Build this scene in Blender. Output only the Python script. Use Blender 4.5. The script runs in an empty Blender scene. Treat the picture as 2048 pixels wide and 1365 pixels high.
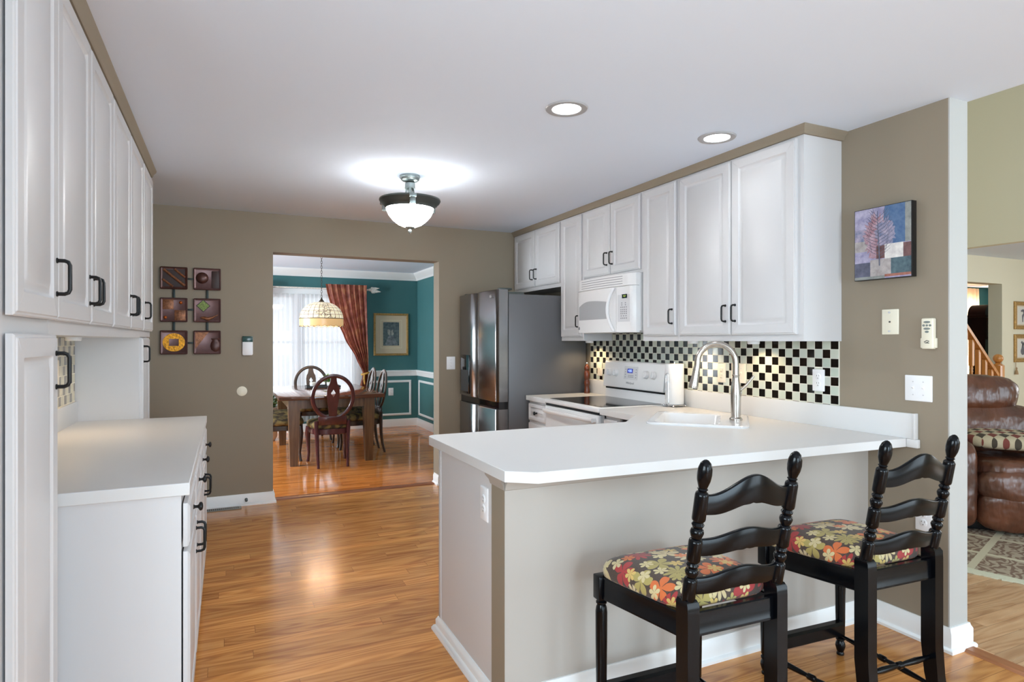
import bpy, bmesh, math, random
from mathutils import Vector, Matrix, noise as mnoise

random.seed(7)
SC = bpy.context.scene
COL = SC.collection
PI = math.pi

# ------------------------------------------------------------------ camera, world, light, exposure
CAM_YAW, CAM_Z = 24.8535, 1.37
cd = bpy.data.cameras.new('camera')
cam = bpy.data.objects.new('camera', cd)
COL.objects.link(cam)
cam.location = (0, 0, CAM_Z)
cam.rotation_euler = (PI / 2, 0, -math.radians(CAM_YAW))
cd.sensor_width = 36.0
cd.lens = 1234.89 / 2048 * 36.0
cd.shift_y = -1.5 / 2048
cd.clip_start = 0.05
SC.camera = cam

w = bpy.data.worlds.new('world')
SC.world = w
w.use_nodes = True
bgn = w.node_tree.nodes['Background']
bgn.inputs[0].default_value = (0.86, 0.93, 1.0, 1)
bgn.inputs[1].default_value = 0.75

vs = SC.view_settings
vs.view_transform = 'Standard'
vs.look = 'None'
vs.gamma = 1
vs.exposure = 0.5
vs.use_curve_mapping = False
SC.cycles.use_denoising = True
SC.cycles.max_bounces = 10
SC.cycles.diffuse_bounces = 6
SC.cycles.glossy_bounces = 4
SC.cycles.transparent_max_bounces = 10
SC.cycles.sample_clamp_indirect = 6.0
SC.cycles.caustics_reflective = False
SC.cycles.caustics_refractive = False


def area_light(name, loc, rot, sx, sy, power, col=(1, 1, 1), spread=180):
    l = bpy.data.lights.new(name, 'AREA')
    l.shape = 'RECTANGLE'
    l.size, l.size_y = sx, sy
    l.energy = power
    l.color = col
    l.spread = math.radians(spread)
    o = bpy.data.objects.new(name, l)
    COL.objects.link(o)
    o.location = loc
    o.rotation_euler = rot
    return o


# daylight and added fill through window openings (each lamp sits just outside its opening)
area_light('daylight_patio_door', (1.35, -3.30, 1.15), (PI / 2 - 0.38, 0, 0), 2.2, 1.85, 136, (0.66, 0.85, 1.0))
area_light('daylight_family_window', (5.4, -3.28, 1.7), (PI / 2, 0, 0), 3.2, 2.8, 155, (0.72, 0.88, 1.0))
area_light('added_fill_breakfast', (-0.97, -0.05, 1.45), (PI / 2 - 0.35, 0, -PI / 2), 1.9, 1.05, 98, (0.74, 0.90, 1.0))  # added unseen window light, placed to brighten the peninsula end panel
area_light('daylight_dining_window', (0.97, 9.98, 1.35), (PI / 2, 0, PI), 1.8, 1.45, 9, (0.88, 0.95, 1.0))
area_light('daylight_dining_side_window', (-2.42, 7.7, 1.35), (PI / 2, 0, -PI / 2), 2.4, 1.5, 210, (0.84, 0.93, 1.0))
area_light('added_fill_hall', (10.9, 0.5, 1.5), (PI / 2, 0, PI / 2), 2.0, 1.6, 90, (0.92, 0.96, 1.0))  # added unseen window light that brightens the hall and family room
area_light('daylight_living_window', (13.05, 7.62, 1.35), (PI / 2, 0, PI), 1.7, 1.6, 150, (1.0, 0.96, 0.9))


# ------------------------------------------------------------------ materials
def lin1(v):
    v = v / 255.0
    return v / 12.92 if v <= 0.04045 else ((v + 0.055) / 1.055) ** 2.4


def C(r, g, b):
    return (lin1(r), lin1(g), lin1(b), 1.0)


class NT:
    """small helper for building node trees"""

    def __init__(s, mat):
        s.t = mat.node_tree
        s.n = s.t.nodes
        s.b = s.n['Principled BSDF']

    def add(s, typ, **kw):
        nd = s.n.new(typ)
        for k, v in kw.items():
            setattr(nd, k, v)
        return nd

    def link(s, a, b):
        s.t.links.new(a, b)

    def math(s, op, a, b=None, c=None, clamp=False):
        nd = s.n.new('ShaderNodeMath')
        nd.operation = op
        nd.use_clamp = clamp
        for i, v in enumerate((a, b, c)):
            if v is None:
                continue
            if isinstance(v, (int, float)):
                nd.inputs[i].default_value = v
            else:
                s.link(v, nd.inputs[i])
        return nd.outputs[0]

    def mix(s, fac, a, b, blend='MIX'):
        nd = s.n.new('ShaderNodeMix')
        nd.data_type = 'RGBA'
        nd.blend_type = blend
        for idx, v in ((0, fac), (6, a), (7, b)):
            if isinstance(v, (int, float)):
                nd.inputs[idx].default_value = v
            elif isinstance(v, tuple):
                nd.inputs[idx].default_value = v
            else:
                s.link(v, nd.inputs[idx])
        return nd.outputs[2]

    def coord(s, kind='Object', scale=(1, 1, 1), rot=(0, 0, 0), loc=(0, 0, 0)):
        tc = s.n.new('ShaderNodeTexCoord')
        mp = s.n.new('ShaderNodeMapping')
        mp.inputs['Scale'].default_value = scale
        mp.inputs['Rotation'].default_value = rot
        mp.inputs['Location'].default_value = loc
        s.link(tc.outputs[kind], mp.inputs[0])
        return mp.outputs[0]

    def noise(s, vec, scale=5, detail=3, rough=0.5):
        nd = s.n.new('ShaderNodeTexNoise')
        nd.inputs['Scale'].default_value = scale
        nd.inputs['Detail'].default_value = detail
        nd.inputs['Roughness'].default_value = rough
        if vec is not None:
            s.link(vec, nd.inputs['Vector'])
        return nd.outputs['Fac']

    def ramp(s, fac, stops, interp='LINEAR'):
        nd = s.n.new('ShaderNodeValToRGB')
        nd.color_ramp.interpolation = interp
        e = nd.color_ramp.elements
        while len(e) > 1:
            e.remove(e[-1])
        e[0].position, e[0].color = stops[0]
        for p, c in stops[1:]:
            k = e.new(p)
            k.color = c
        s.link(fac, nd.inputs[0])
        return nd.outputs[0]

    def bump(s, h, strength=0.2, dist=0.01):
        nd = s.n.new('ShaderNodeBump')
        nd.inputs['Strength'].default_value = strength
        nd.inputs['Distance'].default_value = dist
        s.link(h, nd.inputs['Height'])
        s.link(nd.outputs[0], s.b.inputs['Normal'])

    def sep(s, vec):
        nd = s.n.new('ShaderNodeSeparateXYZ')
        s.link(vec, nd.inputs[0])
        return nd.outputs


MATS = {}


def mat(name, col, rough=0.5, metal=0.0, spec=0.5, var=0.0, vscale=3.0, bump=0.0, bscale=200.0, emit=None, estr=0.0,
        coat=0.0, trans=0.0, stretch=(1, 1, 1)):
    m = bpy.data.materials.new(name)
    m.use_nodes = True
    t = NT(m)
    b = t.b
    b.inputs['Base Color'].default_value = col
    b.inputs['Roughness'].default_value = rough
    b.inputs['Metallic'].default_value = metal
    b.inputs['Specular IOR Level'].default_value = spec
    b.inputs['Coat Weight'].default_value = coat
    b.inputs['Transmission Weight'].default_value = trans
    if emit is not None:
        b.inputs['Emission Color'].default_value = emit
        b.inputs['Emission Strength'].default_value = estr
    if var > 0:
        f = t.noise(t.coord('Object', stretch), vscale, 4)
        d = tuple(max(0, c * (1 - var)) for c in col[:3]) + (1,)
        e = tuple(min(1, c * (1 + var)) for c in col[:3]) + (1,)
        t.link(t.ramp(f, [(0.3, d), (0.7, e)]), b.inputs['Base Color'])
    if bump > 0:
        t.bump(t.noise(t.coord('Object', stretch), bscale, 3), bump, 0.002)
    MATS[name] = m
    return m


def oak_floor(name, base, dark, light, rough, plank, length, seed=0.0, gap=0.0022, coat=0.0):
    """strip oak floor; boards run along X"""
    m = bpy.data.materials.new(name)
    m.use_nodes = True
    t = NT(m)
    vec = t.coord('Object', (1, 1, 1), (0, 0, 0), (seed, seed * 0.37, 0))
    sp_ = t.sep(vec)
    wr = t.add('ShaderNodeTexWhiteNoise', noise_dimensions='1D')
    t.link(t.math('FLOOR', t.math('MULTIPLY', sp_[1], 1.0 / plank)), wr.inputs['W'])
    cv_ = t.add('ShaderNodeCombineXYZ')
    t.link(t.math('MULTIPLY_ADD', wr.outputs['Value'], length * 7.0, sp_[0]), cv_.inputs[0])
    t.link(sp_[1], cv_.inputs[1])
    vec = cv_.outputs[0]
    br = t.add('ShaderNodeTexBrick')
    br.offset = 0.0
    br.squash = 1.0
    br.inputs['Color1'].default_value = (0, 0, 0, 1)
    br.inputs['Color2'].default_value = (1, 1, 1, 1)
    br.inputs['Mortar'].default_value = (0.5, 0.5, 0.5, 1)
    br.inputs['Scale'].default_value = 1.0
    br.inputs['Mortar Size'].default_value = gap / 2
    br.inputs['Mortar Smooth'].default_value = 0.1
    br.inputs['Bias'].default_value = 0.0
    br.inputs['Brick Width'].default_value = length
    br.inputs['Row Height'].default_value = plank
    t.link(vec, br.inputs['Vector'])
    tone = br.outputs['Color']
    # shift the grain per board
    offs = t.add('ShaderNodeVectorMath', operation='MULTIPLY_ADD')
    t.link(tone, offs.inputs[0])
    offs.inputs[1].default_value = (37.0, 11.0, 5.0)
    t.link(vec, offs.inputs[2])
    mp = t.add('ShaderNodeMapping')
    mp.inputs['Scale'].default_value = (2.0, 34.0, 1.0)
    t.link(offs.outputs[0], mp.inputs[0])
    grain = t.noise(mp.outputs[0], 3.0, 5, 0.62)
    mp2 = t.add('ShaderNodeMapping')
    mp2.inputs['Scale'].default_value = (0.55, 5.0, 1.0)
    t.link(offs.outputs[0], mp2.inputs[0])
    cath = t.noise(mp2.outputs[0], 1.6, 1, 0.4)
    cath = t.math('MULTIPLY_ADD', t.math('SINE', t.math('MULTIPLY', cath, 75.0)), 0.5, 0.5)
    g2 = t.math('MULTIPLY', cath, 0.19)
    mp3 = t.add('ShaderNodeMapping')
    mp3.inputs['Scale'].default_value = (0.9, 9.0, 1.0)
    t.link(offs.outputs[0], mp3.inputs[0])
    broad = t.noise(mp3.outputs[0], 2.0, 2, 0.5)
    g = t.math('MULTIPLY_ADD', grain, 0.34, g2)
    g = t.math('MULTIPLY_ADD', broad, 0.52, g)
    col = t.ramp(g, [(0.28, dark), (0.54, base), (0.86, light)])
    tint = t.ramp(tone, [(0.0, (0.80, 0.78, 0.76, 1)), (0.5, (0.96, 0.96, 0.95, 1)), (1.0, (1.12, 1.11, 1.09, 1))])
    col = t.mix(1.0, col, tint, 'MULTIPLY')
    col = t.mix(t.math('MULTIPLY', br.outputs['Fac'], 0.6), col, tuple(c * 0.25 for c in dark[:3]) + (1,))
    t.link(col, t.b.inputs['Base Color'])
    rn = t.noise(t.coord('Object', (1.2, 3, 1)), 2.0, 2)
    t.link(t.math('MULTIPLY_ADD', rn, 0.10, rough - 0.05), t.b.inputs['Roughness'])
    t.b.inputs['Coat Weight'].default_value = coat
    t.b.inputs['Coat Roughness'].default_value = 0.08
    hgt = t.math('SUBTRACT', t.math('MULTIPLY', grain, 0.04), br.outputs['Fac'])
    wob = t.noise(t.coord('Object', (0.8, 14, 1)), 1.5, 1)
    hgt = t.math('ADD', hgt, t.math('MULTIPLY', wob, 0.06))
    t.bump(hgt, 0.12, 0.003)
    MATS[name] = m
    return m


def wood(name, base, dark, rough=0.35, axis='z', scale=1.0, coat=0.0):
    m = bpy.data.materials.new(name)
    m.use_nodes = True
    t = NT(m)
    st = {'x': (1.2, 22, 22), 'y': (22, 1.2, 22), 'z': (22, 22, 1.2)}[axis]
    f = t.noise(t.coord('Object', tuple(a * scale for a in st)), 2.0, 5, 0.6)
    t.link(t.ramp(f, [(0.3, dark), (0.7, base)]), t.b.inputs['Base Color'])
    t.b.inputs['Roughness'].default_value = rough
    t.b.inputs['Coat Weight'].default_value = coat
    t.bump(f, 0.08, 0.002)
    MATS[name] = m
    return m


def tile_mat(name, axis_u, size_u, size_v, stagger, cols_light, cols_dark, grout, rough, gw=0.06, ou=0.0, ov=0.0):
    """mosaic on a wall parallel to Y: checker of dark and light glass"""
    m = bpy.data.materials.new(name)
    m.use_nodes = True
    t = NT(m)
    tc = t.add('ShaderNodeTexCoord')
    sx = t.sep(tc.outputs['Object'])
    u = t.math('MULTIPLY_ADD', sx[axis_u], 1.0 / size_u, ou)
    v = t.math('MULTIPLY_ADD', sx[2], 1.0 / size_v, ov)
    fv = t.math('FLOOR', v)
    if stagger:
        u = t.math('ADD', u, t.math('MULTIPLY', t.math('MODULO', fv, 2.0), 0.5))
    fu = t.math('FLOOR', u)
    par = t.math('ABSOLUTE', t.math('MODULO', t.math('ADD', fu, fv) if not stagger else fu, 2.0))
    ru = t.math('FRACT', u)
    rv = t.math('FRACT', v)
    du = t.math('MULTIPLY', t.math('MINIMUM', ru, t.math('SUBTRACT', 1.0, ru)), size_u)
    dv = t.math('MULTIPLY', t.math('MINIMUM', rv, t.math('SUBTRACT', 1.0, rv)), size_v)
    d = t.math('MINIMUM', du, dv)
    gm = t.math('LESS_THAN', d, gw * 0.5)
    cb = t.add('ShaderNodeCombineXYZ')
    t.link(fu, cb.inputs[0])
    t.link(fv, cb.inputs[1])
    wn = t.add('ShaderNodeTexWhiteNoise', noise_dimensions='2D')
    t.link(cb.outputs[0], wn.inputs['Vector'])
    lc = t.ramp(wn.outputs['Value'], [(0, cols_light[0]), (0.5, cols_light[1]), (1, cols_light[2])])
    dc = t.ramp(wn.outputs['Value'], [(0, cols_dark[0]), (1, cols_dark[1])])
    c = t.mix(par, lc, dc)
    c = t.mix(gm, c, grout)
    t.link(c, t.b.inputs['Base Color'])
    t.link(t.math('MULTIPLY_ADD', gm, 0.6, rough), t.b.inputs['Roughness'])
    t.bump(t.math('MINIMUM', t.math('MULTIPLY', d, 400.0), 1.0), 0.5, 0.0015)
    MATS[name] = m
    return m


def floral_fabric(name):
    """brown cloth woven with big and small many-petalled flowers, drawn on the UV map (metres)"""
    m = bpy.data.materials.new(name)
    m.use_nodes = True
    t = NT(m)
    tc = t.add('ShaderNodeTexCoord')
    uv = tc.outputs['UV']
    base = t.ramp(t.noise(t.coord('UV', (60, 60, 60)), 4, 2), [(0.3, C(58, 42, 34)), (0.7, C(80, 64, 54))])
    pal_a = [C(206, 186, 140), C(168, 48, 50), C(176, 160, 92), C(218, 112, 56), C(150, 40, 46), C(212, 196, 156)]
    pal_b = [C(222, 122, 62), C(216, 200, 150), C(214, 182, 104), C(178, 162, 96), C(212, 196, 150)]
    col = base
    hsum = None
    for cell, rad, shift, pal, nps in ((0.100, 0.52, (0.31, 0.17), pal_a, (10.0, 5.0)), (0.076, 0.34, (0.04, 0.52), pal_b, (5.0, 6.0))):
        mp = t.add('ShaderNodeMapping')
        mp.inputs['Scale'].default_value = (1 / cell, 1 / cell, 1)
        mp.inputs['Location'].default_value = (shift[0], shift[1], 0)
        t.link(uv, mp.inputs[0])
        vo = t.add('ShaderNodeTexVoronoi', voronoi_dimensions='2D', feature='F1')
        vo.inputs['Scale'].default_value = 1.0
        vo.inputs['Randomness'].default_value = 0.55
        t.link(mp.outputs[0], vo.inputs['Vector'])
        sub = t.add('ShaderNodeVectorMath', operation='SUBTRACT')
        t.link(mp.outputs[0], sub.inputs[0])
        t.link(vo.outputs['Position'], sub.inputs[1])
        s = t.sep(sub.outputs[0])
        ang = t.math('ARCTAN2', s[1], s[0])
        rr = vo.outputs['Distance']
        rnd = t.sep(vo.outputs['Color'])
        many = t.math('GREATER_THAN', rnd[1], 0.5)
        n_half = t.math('MULTIPLY_ADD', many, (nps[0] - nps[1]) / 2, nps[1] / 2)
        a2 = t.math('MULTIPLY_ADD', ang, n_half, t.math('MULTIPLY', rnd[2], 6.0))
        # an angle multiplied by a half-integer would jump at the seam; |sin| of n/2*angle is continuous for whole n
        pet = t.math('POWER', t.math('ABSOLUTE', t.math('SINE', a2)), 0.55)
        edge = t.math('MULTIPLY_ADD', pet, 0.85 * rad, 0.12 * rad)
        mask = t.math('LESS_THAN', rr, edge)
        vein = t.math('GREATER_THAN', pet, 0.42)
        mask = t.math('MULTIPLY', mask, t.math('MAXIMUM', vein, t.math('LESS_THAN', rr, 0.12 * rad)))
        stops = [(i / len(pal), c) for i, c in enumerate(pal)]
        pc = t.ramp(rnd[0], stops, 'CONSTANT')
        weave = t.noise(t.coord('UV', (1, 1, 1)), 900, 1)
        pc = t.mix(t.math('MULTIPLY', weave, 0.35), pc, C(70, 50, 36))
        col = t.mix(mask, col, pc)
        hsum = mask if hsum is None else t.math('MAXIMUM', hsum, mask)
    t.link(col, t.b.inputs['Base Color'])
    t.b.inputs['Roughness'].default_value = 0.75
    t.b.inputs['Sheen Weight'].default_value = 0.15
    t.bump(t.math('ADD', hsum, t.noise(t.coord('UV', (1, 1, 1)), 1200, 1)), 0.25, 0.001)
    MATS[name] = m
    return m


# paints
mat('ceiling_paint', C(224, 235, 250), 0.85, spec=0.2)
mat('greige_tone', C(172, 166, 159), 0.62, spec=0.3, var=0.015, vscale=1.5)  # paler, greyer colour on the half wall front and its cove
mat('beige_paint', C(143, 131, 114), 0.62, spec=0.3, var=0.02, vscale=1.5)
mat('teal_paint', C(68, 116, 118), 0.6, spec=0.3, var=0.03)
mat('cream_paint', C(226, 221, 198), 0.7, spec=0.25)
mat('olive_paint', C(220, 215, 195), 0.7, spec=0.25)
mat('white_trim', C(236, 238, 238), 0.4)
mat('white_wall', C(180, 180, 177), 0.6)
mat('cabinet_white', C(205, 204, 205), 0.36, spec=0.4)
mat('counter_white', C(211, 210, 209), 0.38, spec=0.45)
mat('dark_gap', C(20, 20, 22), 0.8)
mat('navy_gap', C(28, 34, 52), 0.8)
mat('black_metal', C(13, 13, 14), 0.42, metal=0.0, spec=0.35)
mat('black_gloss', C(10, 10, 12), 0.07, spec=0.6)
mat('black_plastic', C(20, 20, 22), 0.35)
mat('appliance_white', C(222, 221, 221), 0.28, spec=0.5)
mat('appliance_grey', C(200, 200, 202), 0.35)
mat('micro_window', C(160, 160, 162), 0.3)
mat('key_grey', C(140, 140, 144), 0.5)
mat('print_grey', C(110, 112, 118), 0.5)
mat('ivory_plastic', C(232, 226, 206), 0.35)
mat('ivory_warm', C(236, 224, 204), 0.35)
mat('white_plastic', C(238, 238, 240), 0.35)
mat('slot_dark', C(60, 58, 56), 0.6)
mat('display_blue', C(10, 14, 60), 0.3, emit=C(20, 40, 160), estr=0.6)
mat('digit_blue', C(150, 170, 255), 0.3, emit=C(140, 170, 255), estr=2.0)
mat('digit_green', C(170, 190, 80), 0.3, emit=C(170, 190, 80), estr=0.6)
mat('fridge_side', C(98, 98, 100), 0.42, metal=0.3, spec=0.5)
mat('steel_brushed', C(150, 150, 152), 0.24, metal=1.0)
mat('steel_dark', C(136, 134, 134), 0.2, metal=1.0)
mat('chrome', C(220, 220, 222), 0.08, metal=1.0)
mat('nickel', C(196, 190, 182), 0.2, metal=1.0)
mat('porcelain', C(220, 220, 221), 0.12, spec=0.6)
mat('paper', C(226, 226, 227), 0.9, bump=0.25, bscale=160)
mat('pepper_wood', C(94, 44, 22), 0.25, var=0.25, vscale=12, stretch=(3, 3, 1))
mat('pewter', C(150, 158, 156), 0.35, metal=0.9, var=0.15, vscale=20)
mat('pewter_dark', C(84, 88, 86), 0.4, metal=0.8)
mat('lit_glass', C(255, 250, 240), 0.4, emit=C(252, 252, 250), estr=52.0)
mat('lit_lens', C(255, 255, 252), 0.4, emit=(1, 1, 0.98, 1), estr=9.0)
mat('baffle_grey', C(168, 168, 170), 0.45)
mat('bronze_brown', C(74, 44, 38), 0.35, metal=0.35, var=0.2, vscale=9)
mat('bronze_plum', C(96, 68, 66), 0.33, metal=0.45, var=0.2, vscale=9)
mat('bronze_dark', C(50, 30, 26), 0.5, metal=0.1)
mat('copper_relief', C(134, 86, 58), 0.42, metal=0.5, var=0.4, vscale=60, bump=0.7, bscale=90)
mat('gold_relief', C(208, 142, 30), 0.4, metal=0.5, var=0.45, vscale=70, bump=0.8, bscale=80)
mat('moss_relief', C(120, 138, 70), 0.6, var=0.6, vscale=120, bump=0.8, bscale=110)
mat('amber_bead', C(180, 90, 30), 0.2, metal=0.4)
mat('iron_strap', C(42, 48, 46), 0.45, metal=0.5)
mat('green_screen', C(24, 64, 60), 0.2)
mat('stool_black', C(5, 6, 9), 0.2, spec=0.22, var=0.2, vscale=6)
mat('table_gold_grain', C(122, 88, 56), 0.4)
mat('chair_cherry', C(82, 38, 40), 0.26, var=0.25, vscale=8, stretch=(3, 3, 1), coat=0.3)
mat('chair_dark', C(60, 42, 32), 0.28, var=0.25, vscale=8, stretch=(3, 3, 1), coat=0.3)
mat('plant_green', C(70, 112, 44), 0.5, var=0.4, vscale=30)
mat('plant_blue', C(92, 120, 72), 0.5, var=0.4, vscale=30)
mat('pot_white', C(230, 232, 232), 0.3)
mat('gold_frame', C(176, 140, 84), 0.4, metal=0.5, var=0.25, vscale=40)
mat('mat_cream', C(226, 204, 170), 0.85)
mat('mat_bevel', C(244, 230, 200), 0.8)
mat('tassel_gold', C(188, 140, 62), 0.6, var=0.3, vscale=80)
mat('rod_white', C(224, 218, 208), 0.5, var=0.2, vscale=60)
mat('solder', C(70, 56, 40), 0.4, metal=0.5)
mat('amber_glass', C(226, 186, 132), 0.25, emit=C(240, 190, 130), estr=0.35)
mat('rug_fringe', C(206, 206, 186), 0.95, bump=0.6, bscale=220)
mat('clock_wood', C(62, 34, 28), 0.35)
mat('shoe_grey', C(142, 138, 130), 0.6)
mat('outdoor_green', C(120, 136, 110), 0.9, var=0.3, vscale=2)
mat('print_paper', C(236, 234, 226), 0.8)
mat('tassel_tan', C(170, 140, 104), 0.8)
mat('remote_grey', C(120, 128, 124), 0.5)
mat('tie_rope', C(196, 152, 70), 0.6, var=0.3, vscale=60)

oak_floor('oak_kitchen', C(200, 137, 74), C(154, 94, 46), C(222, 164, 98), 0.18, 0.083, 1.15, 0.3)
oak_floor('oak_dining', C(222, 134, 62), C(174, 92, 38), C(236, 158, 84), 0.10, 0.058, 1.3, 5.1, gap=0.0014)
oak_floor('oak_family', C(198, 158, 120), C(170, 124, 86), C(216, 182, 146), 0.28, 0.083, 0.95, 9.7)
wood('oak_strip', C(156, 92, 52), C(112, 62, 32), 0.3, 'x')
wood('oak_strip_y', C(176, 116, 76), C(136, 84, 50), 0.3, 'y')
wood('stair_oak', C(206, 142, 72), C(166, 104, 46), 0.3, 'z')
wood('table_wood', C(128, 94, 62), C(86, 58, 36), 0.32, 'z', coat=0.2)
wood('table_top_wood', C(116, 70, 46), C(78, 44, 30), 0.14, 'x', coat=0.4)
tile_mat('tile_checker', 1, 0.0480, 0.0478, False,
         [C(188, 198, 184), C(204, 206, 190), C(198, 204, 194)], [C(10, 9, 9), C(26, 18, 14)], C(214, 210, 196), 0.12, 0.0032,
         ou=1.375, ov=0.347)
tile_mat('tile_taupe', 1, 0.062, 0.0515, True,
         [C(206, 190, 156), C(216, 204, 172), C(200, 184, 150)], [C(118, 104, 88), C(134, 120, 102)], C(226, 216, 192), 0.2, 0.004)
floral_fabric('floral_cloth')


def special_materials():
    # brushed stainless with vertical brushing
    for nm in ('steel_brushed', 'steel_dark'):
        t = NT(MATS[nm])
        f = t.noise(t.coord('Object', (1, 1, 160)), 4, 2)
        t.bump(f, 0.03, 0.001)
    # olive chair cloth with dark leaf blotches
    m = bpy.data.materials.new('olive_cloth')
    m.use_nodes = True
    t = NT(m)
    f = t.noise(t.coord('Object', (1, 1, 1)), 16, 3)
    t.link(t.ramp(f, [(0.42, C(62, 46, 28)), (0.52, C(126, 104, 58)), (0.7, C(148, 126, 74))]), t.b.inputs['Base Color'])
    t.b.inputs['Roughness'].default_value = 0.8
    MATS['olive_cloth'] = m
    # rust drape, mottled
    m = bpy.data.materials.new('rust_drape')
    m.use_nodes = True
    t = NT(m)
    f = t.noise(t.coord('Object', (1, 1, 1)), 9, 4, 0.6)
    t.link(t.ramp(f, [(0.33, C(104, 46, 34)), (0.48, C(150, 78, 64)), (0.62, C(184, 118, 84)), (0.75, C(196, 146, 96))]), t.b.inputs['Base Color'])
    t.b.inputs['Roughness'].default_value = 0.55
    tr = t.add('ShaderNodeBsdfTranslucent')
    tr.inputs[0].default_value = C(176, 96, 72)
    mx = t.add('ShaderNodeMixShader')
    mx.inputs[0].default_value = 0.35
    t.link(t.b.outputs[0], mx.inputs[1])
    t.link(tr.outputs[0], mx.inputs[2])
    t.link(mx.outputs[0], t.n['Material Output'].inputs[0])
    MATS['rust_drape'] = m
    # sheer curtain
    for nm, col, tp in (('sheer_cloth', (0.90, 0.89, 0.92, 1), 0.42), ('peach_cloth', C(236, 196, 156), 0.03)):
        m = bpy.data.materials.new(nm)
        m.use_nodes = True
        t = NT(m)
        t.b.inputs['Base Color'].default_value = col
        t.b.inputs['Roughness'].default_value = 0.9
        tl = t.add('ShaderNodeBsdfTranslucent')
        tl.inputs[0].default_value = col
        tb = t.add('ShaderNodeBsdfTransparent')
        m1 = t.add('ShaderNodeMixShader')
        m1.inputs[0].default_value = 0.6
        t.link(t.b.outputs[0], m1.inputs[1])
        t.link(tl.outputs[0], m1.inputs[2])
        m2 = t.add('ShaderNodeMixShader')
        m2.inputs[0].default_value = tp
        t.link(m1.outputs[0], m2.inputs[1])
        t.link(tb.outputs[0], m2.inputs[2])
        t.link(m2.outputs[0], t.n['Material Output'].inputs[0])
        MATS[nm] = m
    # thin window glass
    m = bpy.data.materials.new('window_glass')
    m.use_nodes = True
    t = NT(m)
    tb = t.add('ShaderNodeBsdfTransparent')
    gl = t.add('ShaderNodeBsdfGlossy')
    gl.inputs['Roughness'].default_value = 0.02
    mx = t.add('ShaderNodeMixShader')
    mx.inputs[0].default_value = 0.07
    t.link(tb.outputs[0], mx.inputs[1])
    t.link(gl.outputs[0], mx.inputs[2])
    t.link(mx.outputs[0], t.n['Material Output'].inputs[0])
    MATS['window_glass'] = m
    # picture glazing
    m = m.copy()
    m.name = 'picture_glass'
    MATS['picture_glass'] = m
    # stained glass lamp shade: cream panes with dark lead lines
    m = bpy.data.materials.new('stained_glass')
    m.use_nodes = True
    t = NT(m)
    tc = t.add('ShaderNodeTexCoord')
    s = t.sep(tc.outputs['UV'])
    u = t.math('FRACT', t.math('MULTIPLY', s[0], 24.0))
    v = t.math('FRACT', t.math('MULTIPLY', s[1], 7.0))
    lu = t.math('LESS_THAN', u, 0.09)
    lv = t.math('LESS_THAN', v, 0.10)
    vo = t.add('ShaderNodeTexVoronoi', voronoi_dimensions='2D', feature='DISTANCE_TO_EDGE')
    vo.inputs['Scale'].default_value = 1.0
    mp = t.add('ShaderNodeMapping')
    mp.inputs['Scale'].default_value = (34, 9, 1)
    t.link(tc.outputs['UV'], mp.inputs[0])
    t.link(mp.outputs[0], vo.inputs['Vector'])
    fl = t.math('LESS_THAN', vo.outputs['Distance'], 0.06)
    region = t.math('GREATER_THAN', t.noise(t.coord('UV', (7, 3, 1)), 1.0, 1), 0.54)
    line = t.math('MAXIMUM', t.math('MAXIMUM', lu, lv), t.math('MULTIPLY', fl, region))
    pane = t.ramp(t.noise(t.coord('UV', (30, 9, 1)), 1.0, 2), [(0.3, C(228, 206, 170)), (0.7, C(250, 236, 208))])
    col = t.mix(line, pane, C(70, 52, 34))
    t.link(col, t.b.inputs['Base Color'])
    t.link(col, t.b.inputs['Emission Color'])
    t.b.inputs['Emission Strength'].default_value = 0.45
    t.b.inputs['Roughness'].default_value = 0.25
    MATS['stained_glass'] = m
    # brown leather
    m = bpy.data.materials.new('brown_leather')
    m.use_nodes = True
    t = NT(m)
    f = t.noise(t.coord('Object', (1, 1, 1)), 5, 4)
    t.link(t.ramp(f, [(0.3, C(64, 36, 26)), (0.7, C(112, 66, 44))]), t.b.inputs['Base Color'])
    t.b.inputs['Roughness'].default_value = 0.3
    t.b.inputs['Coat Weight'].default_value = 0.25
    t.b.inputs['Coat Roughness'].default_value = 0.2
    a = t.noise(t.coord('Object', (1.0, 1.0, 0.35)), 22, 2, 0.4)
    b = t.noise(t.coord('Object', (1, 1, 1)), 7, 2, 0.5)
    t.bump(t.math('ADD', t.math('MULTIPLY', a, 0.7), t.math('MULTIPLY', b, 1.3)), 0.55, 0.03)
    MATS['brown_leather'] = m
    # argyle tapestry
    m = bpy.data.materials.new('argyle_cloth')
    m.use_nodes = True
    t = NT(m)
    tc = t.add('ShaderNodeTexCoord')
    s = t.sep(tc.outputs['Object'])
    a = t.math('FLOOR', t.math('ADD', t.math('MULTIPLY', s[0], 15.0), t.math('MULTIPLY', s[1], 11.0)))
    b = t.math('FLOOR', t.math('SUBTRACT', t.math('MULTIPLY', s[0], 15.0), t.math('MULTIPLY', s[1], 11.0)))
    p1 = t.math('ABSOLUTE', t.math('MODULO', t.math('ADD', a, b), 2.0))
    p2 = t.math('ABSOLUTE', t.math('MODULO', a, 2.0))
    c = t.mix(p1, C(198, 184, 156), t.mix(p2, C(122, 52, 46), C(60, 52, 44)))
    c = t.mix(t.math('MULTIPLY', t.noise(t.coord('Object', (1, 1, 1)), 300, 1), 0.4), c, C(90, 80, 66))
    t.link(c, t.b.inputs['Base Color'])
    t.b.inputs['Roughness'].default_value = 0.9
    MATS['argyle_cloth'] = m
    # patterned rug: panels of scrolling dark figures on a beige ground with pale borders
    m = bpy.data.materials.new('rug_pile')
    m.use_nodes = True
    t = NT(m)
    br = t.add('ShaderNodeTexBrick')
    br.offset = 0.0
    br.inputs['Scale'].default_value = 1.0
    br.inputs['Brick Width'].default_value = 0.42
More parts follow.
